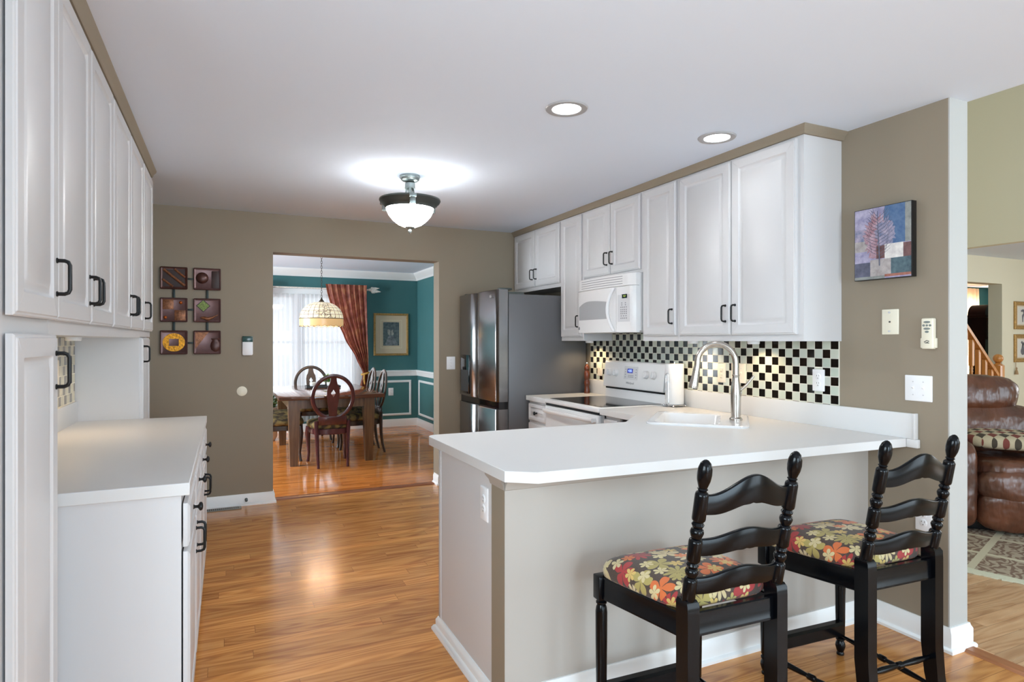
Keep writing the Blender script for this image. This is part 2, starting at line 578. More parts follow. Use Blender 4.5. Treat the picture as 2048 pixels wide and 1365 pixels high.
    br.inputs['Row Height'].default_value = 0.36
    br.inputs['Mortar Size'].default_value = 0.022
    br.inputs['Color1'].default_value = (0, 0, 0, 1)
    br.inputs['Color2'].default_value = (1, 1, 1, 1)
    t.link(t.coord('Object'), br.inputs['Vector'])
    sw = t.add('ShaderNodeTexWave', wave_type='RINGS')
    sw.inputs['Scale'].default_value = 6.0
    sw.inputs['Distortion'].default_value = 14.0
    sw.inputs['Detail'].default_value = 2.0
    sw.inputs['Detail Scale'].default_value = 1.6
    t.link(t.coord('Object'), sw.inputs['Vector'])
    fig = t.ramp(sw.outputs['Fac'], [(0.35, C(164, 150, 132)), (0.6, C(120, 96, 84))])
    fig2 = t.ramp(sw.outputs['Fac'], [(0.35, C(186, 176, 158)), (0.6, C(140, 126, 108))])
    c = t.mix(br.outputs['Color'], fig, fig2)
    c = t.mix(br.outputs['Fac'], c, C(196, 188, 166))
    t.link(c, t.b.inputs['Base Color'])
    t.b.inputs['Roughness'].default_value = 0.95
    t.bump(t.noise(t.coord('Object'), 260, 2), 0.4, 0.004)
    MATS['rug_pile'] = m
    # abstract painted background with mottling, several tints
    for nm, a, b in (('art_sky', C(98, 112, 142), C(178, 164, 182)), ('art_blue', C(58, 90, 132), C(88, 116, 150)), ('art_pink', C(150, 104, 112), C(186, 160, 172)),
                     ('art_brown', C(92, 62, 62), C(120, 86, 84)), ('art_white', C(196, 190, 188), C(228, 224, 218)),
                     ('art_slate', C(72, 76, 92), C(104, 104, 124)), ('art_grey', C(150, 142, 140), C(184, 176, 174)),
                     ('art_teal', C(56, 78, 88), C(88, 112, 120)), ('art_rust', C(140, 84, 72), C(176, 120, 100)),
                     ('art_olive', C(120, 124, 122), C(150, 152, 148)), ('art_lilac', C(136, 132, 164), C(182, 174, 196)), ('art_path', C(70, 66, 76), C(150, 146, 150)),
                     ('art_leaf', C(44, 50, 56), C(110, 114, 116)), ('art_glow', C(140, 132, 124), C(188, 180, 170)),
                     ('art_ink', C(60, 62, 84), C(110, 112, 130))):
        m = bpy.data.materials.new(nm)
        m.use_nodes = True
        t = NT(m)
        f = t.noise(t.coord('Object', (1, 1, 1)), 26, 5, 0.65)
        t.link(t.ramp(f, [(0.35, a), (0.65, b)]), t.b.inputs['Base Color'])
        t.b.inputs['Roughness'].default_value = 0.5
        MATS[nm] = m


special_materials()


# ------------------------------------------------------------------ mesh helpers
class MB:
    def __init__(s, M=None):
        s.bm = bmesh.new()
        s.uv = s.bm.loops.layers.uv.new('UVMap')
        s.M = M or Matrix.Identity(4)
        s.mi = 0

    def add(s, verts, faces, uvs=None):
        vl = [s.bm.verts.new(s.M @ Vector(v)) for v in verts]
        out = []
        for f in faces:
            try:
                fc = s.bm.faces.new([vl[i] for i in f])
            except ValueError:
                continue
            fc.material_index = s.mi
            fc.smooth = True
            if uvs is not None:
                for lp, i in zip(fc.loops, f):
                    lp[s.uv].uv = uvs[i]
            out.append(fc)
        return vl, out

    def box(s, x0, y0, z0, x1, y1, z1, b=0.0, seg=2):
        x0, x1 = min(x0, x1), max(x0, x1)
        y0, y1 = min(y0, y1), max(y0, y1)
        z0, z1 = min(z0, z1), max(z0, z1)
        v = [(x0, y0, z0), (x1, y0, z0), (x1, y1, z0), (x0, y1, z0), (x0, y0, z1), (x1, y0, z1), (x1, y1, z1), (x0, y1, z1)]
        f = [(0, 3, 2, 1), (4, 5, 6, 7), (0, 1, 5, 4), (1, 2, 6, 5), (2, 3, 7, 6), (3, 0, 4, 7)]
        if b <= 0:
            s.add(v, f)
            return s
        t = bmesh.new()
        vl = [t.verts.new(p) for p in v]
        for q in f:
            t.faces.new([vl[i] for i in q])
        bmesh.ops.bevel(t, geom=t.edges[:], offset=b, segments=seg, affect='EDGES', profile=0.5)
        t.verts.index_update()
        s.add([p.co[:] for p in t.verts], [[p.index for p in q.verts] for q in t.faces])
        t.free()
        return s

    def lathe(s, prof, c=(0, 0, 0), seg=24, axis='z', cap=True, ang=None):
        """prof: list of (r, h)"""
        n = len(prof)
        vs_, fs, uv = [], [], []
        for j, (r, h) in enumerate(prof):
            for i in range(seg):
                a = 2 * PI * i / seg
                x, y = r * math.cos(a), r * math.sin(a)
                p = {'z': (x, y, h), 'x': (h, x, y), 'y': (x, h, y), '-x': (-h, x, y), '-y': (x, -h, y)}[axis]
                vs_.append((p[0] + c[0], p[1] + c[1], p[2] + c[2]))
                uv.append((i / seg, j / max(1, n - 1)))
        for j in range(n - 1):
            for i in range(seg):
                k = (i + 1) % seg
                fs.append((j * seg + i, j * seg + k, (j + 1) * seg + k, (j + 1) * seg + i))
        if cap:
            fs.append(tuple(range(seg)))
            fs.append(tuple((n - 1) * seg + i for i in range(seg)))
        s.add(vs_, fs, uv)
        return s

    def tube(s, pts, r, seg=8, closed=False, flat=None):
        """sweep a round (or elliptical when flat=(a,b)) section along pts"""
        P = [Vector(p) for p in pts]
        n = len(P)
        rr = r if isinstance(r, (list, tuple)) else [r] * n
        tang = []
        for i in range(n):
            a = P[(i - 1) % n] if (closed or i > 0) else P[i]
            b = P[(i + 1) % n] if (closed or i < n - 1) else P[i]
            tang.append((b - a).normalized())
        ref = Vector((0, 0, 1)) if abs(tang[0].z) < 0.9 else Vector((1, 0, 0))
        nrm = (ref - tang[0] * ref.dot(tang[0])).normalized()
        vs_, fs = [], []
        for i in range(n):
            nrm = (nrm - tang[i] * nrm.dot(tang[i]))
            if nrm.length < 1e-6:
                nrm = tang[i].orthogonal()
            nrm.normalize()
            bi = tang[i].cross(nrm)
            for k in range(seg):
                a = 2 * PI * k / seg
                ca, sa = math.cos(a), math.sin(a)
                if flat:
                    vs_.append(P[i] + nrm * (ca * flat[0] * rr[i]) + bi * (sa * flat[1] * rr[i]))
                else:
                    vs_.append(P[i] + nrm * (ca * rr[i]) + bi * (sa * rr[i]))
        m = n if closed else n - 1
        for i in range(m):
            j = (i + 1) % n
            for k in range(seg):
                l = (k + 1) % seg
                fs.append((i * seg + k, i * seg + l, j * seg + l, j * seg + k))
        if not closed:
            fs.append(tuple(range(seg)))
            fs.append(tuple((n - 1) * seg + k for k in range(seg)))
        s.add(vs_, fs)
        return s

    def prism(s, poly, lo, hi, plane='xy', holes=None):
        """extrude a 2-D outline (with optional holes) from lo to hi along the third axis"""

        def p3(u, v, h):
            return {'xy': (u, v, h), 'xz': (u, h, v), 'yz': (h, u, v)}[plane]

        if not holes:
            n = len(poly)
            vs_ = [p3(u, v, lo) for u, v in poly] + [p3(u, v, hi) for u, v in poly]
            fs = [tuple(range(n)), tuple(range(n, 2 * n))] + [(i, (i + 1) % n, n + (i + 1) % n, n + i) for i in range(n)]
            s.add(vs_, fs)
            return s
        t = bmesh.new()
        for loop in [poly] + holes:
            vl = [t.verts.new((u, v, 0)) for u, v in loop]
            for i in range(len(vl)):
                t.edges.new((vl[i], vl[(i + 1) % len(vl)]))
        bmesh.ops.triangle_fill(t, use_beauty=True, use_dissolve=False, edges=t.edges[:])
        t.verts.index_update()
        base = [p.co[:2] for p in t.verts]
        tri = [[p.index for p in q.verts] for q in t.faces]
        t.free()
        n = len(base)
        vs_ = [p3(u, v, lo) for u, v in base] + [p3(u, v, hi) for u, v in base]
        fs = [tuple(q) for q in tri] + [tuple(i + n for i in q) for q in tri]
        st = 0
        for loop in [poly] + holes:
            k = len(loop)
            for i in range(k):
                a, b = st + i, st + (i + 1) % k
                fs.append((a, b, b + n, a + n))
            st += k
        s.add(vs_, fs)
        return s

    def loft(s, rings, cap0=True, cap1=True, uvs=None):
        n = len(rings[0])
        vs_ = [p for r in rings for p in r]
        fs = []
        for j in range(len(rings) - 1):
            for i in range(n):
                k = (i + 1) % n
                fs.append((j * n + i, j * n + k, (j + 1) * n + k, (j + 1) * n + i))
        if cap0:
            fs.append(tuple(range(n)))
        if cap1:
            fs.append(tuple((len(rings) - 1) * n + i for i in range(n)))
        s.add(vs_, fs, [u for r in uvs for u in r] if uvs else None)
        return s

    def grid(s, fn, nu, nv, thick=0.0):
        vs_, uv = [], []
        for j in range(nv + 1):
            for i in range(nu + 1):
                vs_.append(fn(i / nu, j / nv))
                uv.append((i / nu, j / nv))
        fs = [(j * (nu + 1) + i, j * (nu + 1) + i + 1, (j + 1) * (nu + 1) + i + 1, (j + 1) * (nu + 1) + i)
              for j in range(nv) for i in range(nu)]
        s.add(vs_, fs, uv)
        return s

    def ball(s, c, r, seg=16, rings=10, sx=1, sy=1, sz=1):
        pr = []
        for j in range(rings + 1):
            a = -PI / 2 + PI * j / rings
            pr.append((max(1e-4, r * math.cos(a)), r * math.sin(a)))
        old = s.M
        s.M = s.M @ Matrix.Translation(c) @ Matrix.Diagonal((sx, sy, sz, 1))
        s.lathe(pr, (0, 0, 0), seg)
        s.M = old
        return s

    def superbox(s, c, h, e=0.35, seg=28, rings=18, rot=None):
        """soft puffy block: superellipsoid with half sizes h"""

        def sp(v, p):
            return math.copysign(abs(v) ** p, v)

        R = rot or Matrix.Identity(4)
        pts = []
        for j in range(rings + 1):
            b = -PI / 2 + PI * j / rings
            row = []
            for i in range(seg):
                a = 2 * PI * i / seg
                x = h[0] * sp(math.cos(b), e) * sp(math.cos(a), e)
                y = h[1] * sp(math.cos(b), e) * sp(math.sin(a), e)
                z = h[2] * sp(math.sin(b), e)
                row.append(Vector(c) + (R @ Vector((x, y, z))))
            pts.append(row)
        s.loft(pts, True, True)
        return s

    def text(s, body, size, M, depth=0.0006, align='CENTER'):
        cu = bpy.data.curves.new('lettering', 'FONT')
        cu.body = body
        cu.size = size
        cu.extrude = depth
        cu.align_x = align
        cu.align_y = 'CENTER'
        o = bpy.data.objects.new('lettering', cu)
        COL.objects.link(o)
        bpy.context.view_layer.update()
        dg = bpy.context.evaluated_depsgraph_get()
        me = bpy.data.meshes.new_from_object(o.evaluated_get(dg))
        old = s.M
        s.M = s.M @ M
        s.add([v.co[:] for v in me.vertices], [tuple(p.vertices) for p in me.polygons])
        s.M = old
        COL.objects.unlink(o)
        bpy.data.objects.remove(o)
        bpy.data.curves.remove(cu)
        bpy.data.meshes.remove(me)
        return s


def wloc(o):
    v = Vector((0, 0, 0))
    while o is not None:
        v += o.location
        o = o.parent
    return v


def obj(name, mb, mats, parent=None, sharp=38, weld=True):
    if weld:
        bmesh.ops.remove_doubles(mb.bm, verts=mb.bm.verts[:], dist=1e-5)
    bmesh.ops.recalc_face_normals(mb.bm, faces=mb.bm.faces[:])
    if parent is not None:
        bmesh.ops.translate(mb.bm, verts=mb.bm.verts[:], vec=-wloc(parent))
    me = bpy.data.meshes.new(name)
    mb.bm.to_mesh(me)
    mb.bm.free()
    me.set_sharp_from_angle(angle=math.radians(sharp))
    for m in (mats if isinstance(mats, (list, tuple)) else [mats]):
        me.materials.append(MATS[m])
    o = bpy.data.objects.new(name, me)
    COL.objects.link(o)
    if parent is not None:
        o.parent = parent
    return o


def tag(o, label, cat, group=None, kind=None):
    o['label'] = label
    o['category'] = cat
    if group:
        o['group'] = group
    if kind:
        o['kind'] = kind
    return o


def thing(name, label, cat, loc=(0, 0, 0), group=None):
    o = bpy.data.objects.new(name, None)
    o.empty_display_size = 0.05
    COL.objects.link(o)
    o.location = loc
    return tag(o, label, cat, group)


def single(name, mb, mats, label, cat, group=None, kind=None, center=True, sharp=38):
    """a thing that is one mesh: its origin goes to the foot of its own mesh"""
    if center:
        xs = [v.co for v in mb.bm.verts]
        c = Vector((sum(p.x for p in xs) / len(xs), sum(p.y for p in xs) / len(xs), min(p.z for p in xs)))
        bmesh.ops.translate(mb.bm, verts=mb.bm.verts[:], vec=-c)
    o = obj(name, mb, mats, None, sharp)
    if center:
        o.location = c
    return tag(o, label, cat, group, kind)


def struct(name, mb, mats, label=None, cat=None, parent=None, sharp=38):
    o = obj(name, mb, mats, parent, sharp)
    if parent is None:
        o['kind'] = 'structure'
        o['label'] = label or name.replace('_', ' ')
        o['category'] = cat or name.split('_')[0]
    return o


def bevel(o, wd=0.003, seg=2, ang=40):
    md = o.modifiers.new('bevel', 'BEVEL')
    md.width = wd
    md.segments = seg
    md.limit_method = 'ANGLE'
    md.angle_limit = math.radians(ang)
    return o


def dup(root, loc, rotz, label, group=None):
    r = root.copy()
    COL.objects.link(r)
    r.location = loc
    r.rotation_euler = (0, 0, rotz)
    r['label'] = label
    if group:
        r['group'] = group
    for ch in list(root.children):
        c = ch.copy()
        COL.objects.link(c)
        c.parent = r
        for g in list(ch.children):
            d = g.copy()
            COL.objects.link(d)
            d.parent = c
    return r


def faceM(face, off):
    """matrix taking (u, v, w) = (along wall, up, out of the wall) to world for a wall facing +x, -x, -y or +y"""
    if face == '+x':
        cols = ((0, 1, 0), (0, 0, 1), (1, 0, 0))
        o = (off, 0, 0)
    elif face == '-x':
        cols = ((0, 1, 0), (0, 0, 1), (-1, 0, 0))
        o = (off, 0, 0)
    elif face == '-y':
        cols = ((1, 0, 0), (0, 0, 1), (0, -1, 0))
        o = (0, off, 0)
    else:
        cols = ((1, 0, 0), (0, 0, 1), (0, 1, 0))
        o = (0, off, 0)
    M = Matrix.Identity(4)
    for j in range(3):
        for i in range(3):
            M[i][j] = cols[j][i]
        M[j][3] = o[j]
    return M


def textM(face, off, u, v, w=0.0005):
    """place lettering readable from the front of a wall"""
    if face == '-x':
        R = Matrix(((0, 0, -1, off - w), (-1, 0, 0, u), (0, 1, 0, v), (0, 0, 0, 1)))
    elif face == '+x':
        R = Matrix(((0, 0, 1, off + w), (1, 0, 0, u), (0, 1, 0, v), (0, 0, 0, 1)))
    else:
        R = Matrix(((1, 0, 0, u), (0, 0, -1, off - w), (0, 1, 0, v), (0, 0, 0, 1)))
    return R


def ring(u0, u1, v0, v1, w_, ins, cr):
    u0, u1, v0, v1 = u0 + ins, u1 - ins, v0 + ins, v1 - ins
    cr = max(cr, 0.0004)
    out = []
    for cu, cv, a0 in ((u1 - cr, v1 - cr, 0), (u0 + cr, v1 - cr, PI / 2), (u0 + cr, v0 + cr, PI), (u1 - cr, v0 + cr, 3 * PI / 2)):
        for k in range(4):
            a = a0 + PI / 2 * k / 3
            out.append((cu + cr * math.cos(a), cv + cr * math.sin(a), w_))
    return out


def raised_door(mb, u0, u1, v0, v1, th=0.020, frame=0.055, flat=False):
    """slab with a stepped outer edge, a routed groove and a raised centre field"""
    rg = [ring(u0, u1, v0, v1, 0, 0, 0.001), ring(u0, u1, v0, v1, th * 0.62, 0, 0.001), ring(u0, u1, v0, v1, th * 0.80, 0.003, 0.002),
          ring(u0, u1, v0, v1, th * 0.82, 0.007, 0.003), ring(u0, u1, v0, v1, th, 0.010, 0.004)]
    if not flat:
        rg += [ring(u0, u1, v0, v1, th, frame, 0.006), ring(u0, u1, v0, v1, th - 0.0075, frame + 0.006, 0.008),
               ring(u0, u1, v0, v1, th - 0.0085, frame + 0.013, 0.010), ring(u0, u1, v0, v1, th - 0.003, frame + 0.026, 0.014),
               ring(u0, u1, v0, v1, th - 0.0015, frame + 0.030, 0.014)]
    mb.loft(rg)


def bar_pull(mb, u, v0, v1, w0, out=0.030, r=0.0052):
    """arched bar handle standing on a door face (local u, v, w)"""
    c = 0.012
    pts = [(u, v0, w0), (u, v0, w0 + out - c), (u, v0 + c * 0.3, w0 + out - c * 0.3), (u, v0 + c, w0 + out), (u, v1 - c, w0 + out), (u, v1 - c * 0.3, w0 + out - c * 0.3),
           (u, v1, w0 + out - c), (u, v1, w0)]
    mb.tube(pts, r, 8)
    for v in (v0, v1):
        mb.tube([(u, v, w0), (u, v, w0 + 0.003)], 0.0075, 10)


def knob(mb, u, v, w0):
    pr = [(0.0085, 0), (0.0085, 0.002), (0.0055, 0.004), (0.0052, 0.012), (0.008, 0.016), (0.0145, 0.019), (0.0158, 0.023), (0.0145, 0.027),
          (0.009, 0.030), (0.001, 0.031)]
    old = mb.M
    mb.M = mb.M @ Matrix.Translation((u, v, w0))
    mb.lathe(pr, (0, 0, 0), 16)
    mb.M = old


# ------------------------------------------------------------------ the setting
H = 2.44
XL, XR, YB = -0.775, 2.888, 5.58       # kitchen: left wall, right wall, back wall
YB2 = 5.75                              # dining face of the back wall
YE = 1.655                              # free end of the right wall
XF = 3.018                              # family-room face of the right wall
DX, DY = 2.80, 9.68                     # dining room right wall and window wall
YR = -3.2                               # rear wall behind the camera
OX0, OX1, OZ = 0.36, 1.825, 2.115       # opening to the dining room

# floors
struct('floor', MB().box(XL, YR, -0.05, XF - 0.03, 5.66, 0), 'oak_kitchen', 'brown oak strip floor of the kitchen', 'floor')
struct('floor_dining', MB().box(-2.2, 5.66, -0.05, DX, DY, 0), 'oak_dining', 'glossy reddish oak strip floor of the dining room', 'floor')
struct('floor_family', MB().box(XF - 0.03, YR, -0.05, 10.8, 4.76, 0), 'oak_family', 'pale oak strip floor of the family room', 'floor')
struct('floor_living', MB().box(7.8, 4.76, -0.05, 14.5, 7.4, 0), 'oak_family', 'pale oak floor beyond the stair', 'floor')
m = MB()
m.prism([(5.63, 0.0), (5.645, 0.010), (5.715, 0.010), (5.73, 0.0)], OX0 + 0.002, OX1 - 0.002, 'yz')
struct('trim_1', m, 'oak_strip', 'oak threshold strip between kitchen and dining floors', 'threshold')
m = MB()
m.prism([(2.945, 0.0), (2.957, 0.011), (3.010, 0.011), (3.022, 0.0)], YR, 1.69, 'xz')
struct('trim_2', m, 'oak_strip_y', 'oak threshold strip beside the wall end', 'threshold')

# ceilings
struct('ceiling', MB().box(XL - 0.12, YR, H, XF, YB2, H + 0.12), 'ceiling_paint', 'white kitchen ceiling', 'ceiling')
struct('ground', MB().box(-9, DY + 0.4, -0.6, 12, 24, -0.55), 'outdoor_green', 'lawn outside the dining window', 'ground')
struct('ceiling_dining', MB().box(-2.2, YB2, H, DX, DY, H + 0.12), 'ceiling_paint', 'white dining room ceiling', 'ceiling')
struct('ceiling_family', MB().box(XF, YR, 5.0, 7.9, 4.76, 5.12), 'ceiling_paint', 'high family room ceiling', 'ceiling')
struct('ceiling_hall', MB().box(7.9, YR, H, 10.8, 4.76, H + 0.12), 'ceiling_paint', 'white ceiling under the loft', 'ceiling')
struct('ceiling_living', MB().box(7.8, 4.76, H, 14.5, 7.4, H + 0.12), 'ceiling_paint', 'white ceiling of the room beyond the stair', 'ceiling')

# kitchen walls
m = MB()
for x0, x1, z0, z1 in ((XL - 0.12, OX0, 0, H), (OX1, XF, 0, H), (OX0, OX1, OZ, H)):
    m.box(x0, YB, z0, x1, YB2 - 0.008, z1)
m.mi = 1
for x0, x1, z0, z1 in ((-2.2, OX0, 0, H), (OX1, DX, 0, H), (OX0, OX1, OZ, H)):
    m.box(x0, YB2 - 0.008, z0, x1, YB2, z1)
struct('wall_back', m, ['beige_paint', 'teal_paint'], 'beige back wall with the opening to the dining room', 'wall')
m = MB()
m.box(XR, YE + 0.006, 0, XF - 0.008, YB, H)
m.mi = 1
m.box(XR, YE, 0, XF, YE + 0.006, H)
m.mi = 2
m.box(XF - 0.008, YE + 0.006, 0, XF, 4.6, 5.0)
m.box(XF - 0.06, YR, H + 0.12, XF, YE + 0.006, 5.0)
struct('wall_right', m, ['beige_paint', 'white_wall', 'cream_paint'], 'taupe right wall with a white free end', 'wall')
m = MB()
for y0, y1, z0, z1 in ((YR, -1.0, 0, H), (0.9, YB, 0, H), (-1.0, 0.9, 0, 0.9), (-1.0, 0.9, 2.0, H)):
    m.box(XL - 0.12, y0, z0, XL, y1, z1)
struct('wall_left', m, 'beige_paint', 'beige wall behind the left cabinets', 'wall')
m = MB()
for x0, x1, z0, z1 in ((XL, 0.25, 0, H), (2.45, 3.8, 0, H), (0.25, 2.45, 2.12, H), (3.8, 7.0, 0, 0.3), (3.8, 7.0, 3.1, 5.0), (7.0, 10.8, 0, 5.0), (XF, 3.8, H, 5.0)):
    m.box(x0, YR - 0.14, z0, x1, YR, z1)
struct('wall_rear', m, 'cream_paint', 'wall behind the photographer', 'wall')


def window(name, face_axis, a0, a1, z0, z1, pos, cols, rows, label, depth=0.08):
    """framed window in an opening; face_axis 'y' means the pane lies across X"""
    f = MB()
    fw = 0.055

    def bx(u0, u1, v0, v1, d0, d1):
        if face_axis == 'y':
            f.box(u0, pos + d0, v0, u1, pos + d1, v1)
        else:
            f.box(pos + d0, u0, v0, pos + d1, u1, v1)

    d0, d1 = -depth / 2, depth / 2
    bx(a0, a0 + fw, z0, z1, d0, d1)
    bx(a1 - fw, a1, z0, z1, d0, d1)
    bx(a0 + fw, a1 - fw, z0, z0 + fw, d0, d1)
    bx(a0 + fw, a1 - fw, z1 - fw, z1, d0, d1)
    for i in range(1, cols):
        u = a0 + (a1 - a0) * i / cols
        bx(u - 0.03, u + 0.03, z0 + fw, z1 - fw, d0, d1)
    for j in range(1, rows):
        v = z0 + (z1 - z0) * j / rows
        bx(a0 + fw, a1 - fw, v - 0.02, v + 0.02, d0 * 0.8, d1 * 0.8)
    wn = struct(name, f, 'white_trim', label, 'window')
    g = MB()
    if face_axis == 'y':
        g.box(a0 + fw, pos - 0.002, z0 + fw, a1 - fw, pos + 0.002, z1 - fw)
    else:
        g.box(pos - 0.002, a0 + fw, z0 + fw, pos + 0.002, a1 - fw, z1 - fw)
    struct('glass', g, 'window_glass', parent=wn)
    return wn


struct('wall_return', MB().box(XL, 1.50, 0, -0.447, 1.654, H), 'beige_paint', 'beige wall return beside the pantry cabinet', 'wall')
window('window_1', 'y', 0.25, 2.45, 0.0, 2.12, YR - 0.07, 2, 1, 'sliding patio door behind the photographer')
window('window_2', 'y', 3.8, 7.0, 0.3, 3.1, YR - 0.07, 3, 2, 'tall family room window')
window('window_3', 'x', -1.0, 0.9, 0.9, 2.0, XL - 0.06, 2, 2, 'added unseen window on the left wall, placed to light the peninsula end')

# half wall under the peninsula counter
KY0, KY1, KX = 2.035, 2.158, 0.914
m = MB()
m.box(KX, KY0 + 0.003, 0, XR, KY1, 0.872)
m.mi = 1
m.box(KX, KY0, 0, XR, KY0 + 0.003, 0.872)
struct('wall_peninsula', m, ['beige_paint', 'greige_tone'], 'beige half wall under the breakfast bar', 'wall')


def baseboard(name, segs, mat_='white_trim', h=0.095, t=0.014, shoe=True, label=None):
    """segs: (x0, y0, x1, y1, nx, ny) floor line of a wall face and its outward normal"""
    b = MB()
    prof = [(0, 0), (t + (0.012 if shoe else 0), 0), (t + (0.012 if shoe else 0), 0.012), (t + (0.006 if shoe else 0), 0.019), (t, 0.021), (t, h * 0.78), (t * 0.6, h * 0.9), (t * 0.45, h), (0, h)]
    for x0, y0, x1, y1, nx, ny in segs:
        r0 = [(x0 + nx * p, y0 + ny * p, q) for p, q in prof]
        r1 = [(x1 + nx * p, y1 + ny * p, q) for p, q in prof]
        b.loft([r0, r1])
    return struct(name, b, mat_, label or 'white baseboard', 'baseboard')


def base_path(name, ring_fns, h, t, label):
    """mitred baseboard: ring_fns give the floor point for an offset p from the wall face"""
    prof_ = [(0, 0), (t + 0.012, 0), (t + 0.012, 0.012), (t + 0.006, 0.019), (t, 0.021), (t, h * 0.78), (t * 0.6, h * 0.9), (t * 0.45, h), (0, h)]
    b = MB()
    for path in ring_fns:
        b.loft([[(*fn(p), q) for p, q in prof_] for fn in path])
    return struct(name, b, 'white_trim', label, 'baseboard')


base_path('baseboard_back', [
    [lambda p: (-0.76, YB - p), lambda p: (OX0 + p, YB - p), lambda p: (OX0 + p, YB2 - 0.03)],
    [lambda p: (1.97, YB - p), lambda p: (OX1 - p, YB - p), lambda p: (OX1 - p, YB2 - 0.03)]], 0.095, 0.014,
    'white baseboard along the back wall and its opening')
base_path('baseboard_right', [
    [lambda p: (XR - p, KY0), lambda p: (XR - p, YE - p), lambda p: (XF + p, YE - p), lambda p: (XF + p, 3.6)]], 0.105, 0.016,
    'white baseboard around the wall end')
baseboard('baseboard_peninsula', [(KX - 0.016, KY0, XR - 0.02, KY0, 0, -1)], h=0.10, t=0.014, label='white baseboard under the breakfast bar')
baseboard('baseboard_dining', [(-2.2, DY, DX, DY, 0, -1), (DX, YB2, DX, DY, -1, 0)], h=0.12, t=0.014, shoe=False, label='white baseboard of the dining room')

# crown strips on top of the cabinets (painted like the wall)
m = MB()
prof = [(0, 2.398), (0.012, 2.398), (0.018, 2.406), (0.020, 2.416), (0.034, 2.430), (0.036, H), (0, H)]
x = -0.435
m.loft([[(x + p, 1.50, q) for p, q in prof], [(x + p, 4.50, q) for p, q in prof]])
struct('trim_3', m, 'beige_paint', 'brown crown strip over the left cabinets', 'trim')
m = MB()
xf, ye = 2.612, 2.18
r = []
for p, q in prof:
    r.append((xf - p, ye - p, q))
m.loft([[(XR, ye - p, q) for p, q in prof], r, [(xf - p, YB, q) for p, q in prof]])
struct('trim_4', m, 'beige_paint', 'brown crown strip over the right cabinets', 'trim')

# dining room shell
m = MB()
WX0, WX1, WZ0, WZ1 = 0.12, 1.82, 0.62, 2.06
for x0, x1, z0, z1 in ((-2.2, WX0, 0, H), (WX1, DX + 0.12, 0, H), (WX0, WX1, 0, WZ0), (WX0, WX1, WZ1, H)):
    m.box(x0, DY, z0, x1, DY + 0.14, z1)
struct('wall_dining_window', m, 'teal_paint', 'teal wall with the curtained window', 'wall')
struct('wall_dining_right', MB().box(DX, YB2, 0, DX + 0.12, DY, H), 'teal_paint', 'teal right wall of the dining room', 'wall')
m = MB()
for y0, y1, z0, z1 in ((YB2 - 0.008, 6.5, 0, H), (8.9, DY, 0, H), (6.5, 8.9, 0, 0.6), (6.5, 8.9, 2.1, H)):
    m.box(-2.32, y0, z0, -2.2, y1, z1)
struct('wall_dining_left', m, 'teal_paint', 'teal left wall of the dining room', 'wall')
window('window_8', 'x', 6.5, 8.9, 0.6, 2.1, -2.26, 2, 2, 'side window of the dining room')
window('window_4', 'y', WX0, 0.94, WZ0, WZ1, DY + 0.06, 1, 2, 'left sash window behind the sheers')
window('window_5', 'y', 1.00, WX1, WZ0, WZ1, DY + 0.06, 1, 2, 'right sash window behind the sheers')
m = MB()
m.box(WX0 - 0.09, DY - 0.018, WZ0 - 0.05, WX0, DY, WZ1 + 0.08)
m.box(WX1, DY - 0.018, WZ0 - 0.05, WX1 + 0.09, DY, WZ1 + 0.08)
m.box(WX0, DY - 0.018, WZ1, WX1, DY, WZ1 + 0.08)
m.box(0.94, DY - 0.018, WZ0, 1.00, DY + 0.03, WZ1)
m.box(WX0 - 0.11, DY - 0.05, WZ0 - 0.05, WX1 + 0.11, DY, WZ0 - 0.02)
struct('trim_5', m, 'white_trim', 'white casing around the dining window', 'trim')
# crown moulding, chair rail and picture-frame mouldings
prof = [(0, 2.325), (0.012, 2.325), (0.020, 2.345), (0.030, 2.355), (0.062, 2.400), (0.075, 2.412), (0.085, H), (0, H)]
m = MB()
m.loft([[(-2.2, DY - p, q) for p, q in prof], [(DX - p, DY - p, q) for p, q in prof], [(DX - p, YB2, q) for p, q in prof]])
struct('trim_6', m, 'white_trim', 'white crown moulding of the dining room', 'trim')
prof = [(0, 0.800), (0.008, 0.802), (0.012, 0.815), (0.012, 0.850), (0.022, 0.866), (0.026, 0.880), (0.024, 0.892), (0, 0.895)]
m = MB()
m.loft([[(WX1 + 0.09, DY - p, q) for p, q in prof], [(DX - p, DY - p, q) for p, q in prof], [(DX - p, YB2, q) for p, q in prof]])
struct('trim_7', m, 'white_trim', 'white chair rail of the dining room', 'trim')


def moulding_frame(mb, face, off, u0, u1, v0, v1, wd=0.035, t=0.014):
    mb.M = faceM(face, off)
    rg = []
    for ins, w_ in ((0, 0), (0, t * 0.5), (wd * 0.3, t), (wd * 0.7, t * 0.8), (wd, t * 0.35), (wd, 0)):
        rg.append([(u0 + ins, v0 + ins, w_), (u1 - ins, v0 + ins, w_), (u1 - ins, v1 - ins, w_), (u0 + ins, v1 - ins, w_)])
    rg.append(rg[0])
    mb.loft(rg, False, False)
    mb.M = Matrix.Identity(4)


m = MB()
moulding_frame(m, '-y', DY, 1.98, 2.70, 0.175, 0.735)
moulding_frame(m, '-x', DX, 6.0, 7.6, 0.175, 0.735)
moulding_frame(m, '-x', DX, 7.75, 9.58, 0.175, 0.735)
struct('trim_8', m, 'white_trim', 'white wall panel mouldings below the chair rail', 'trim')

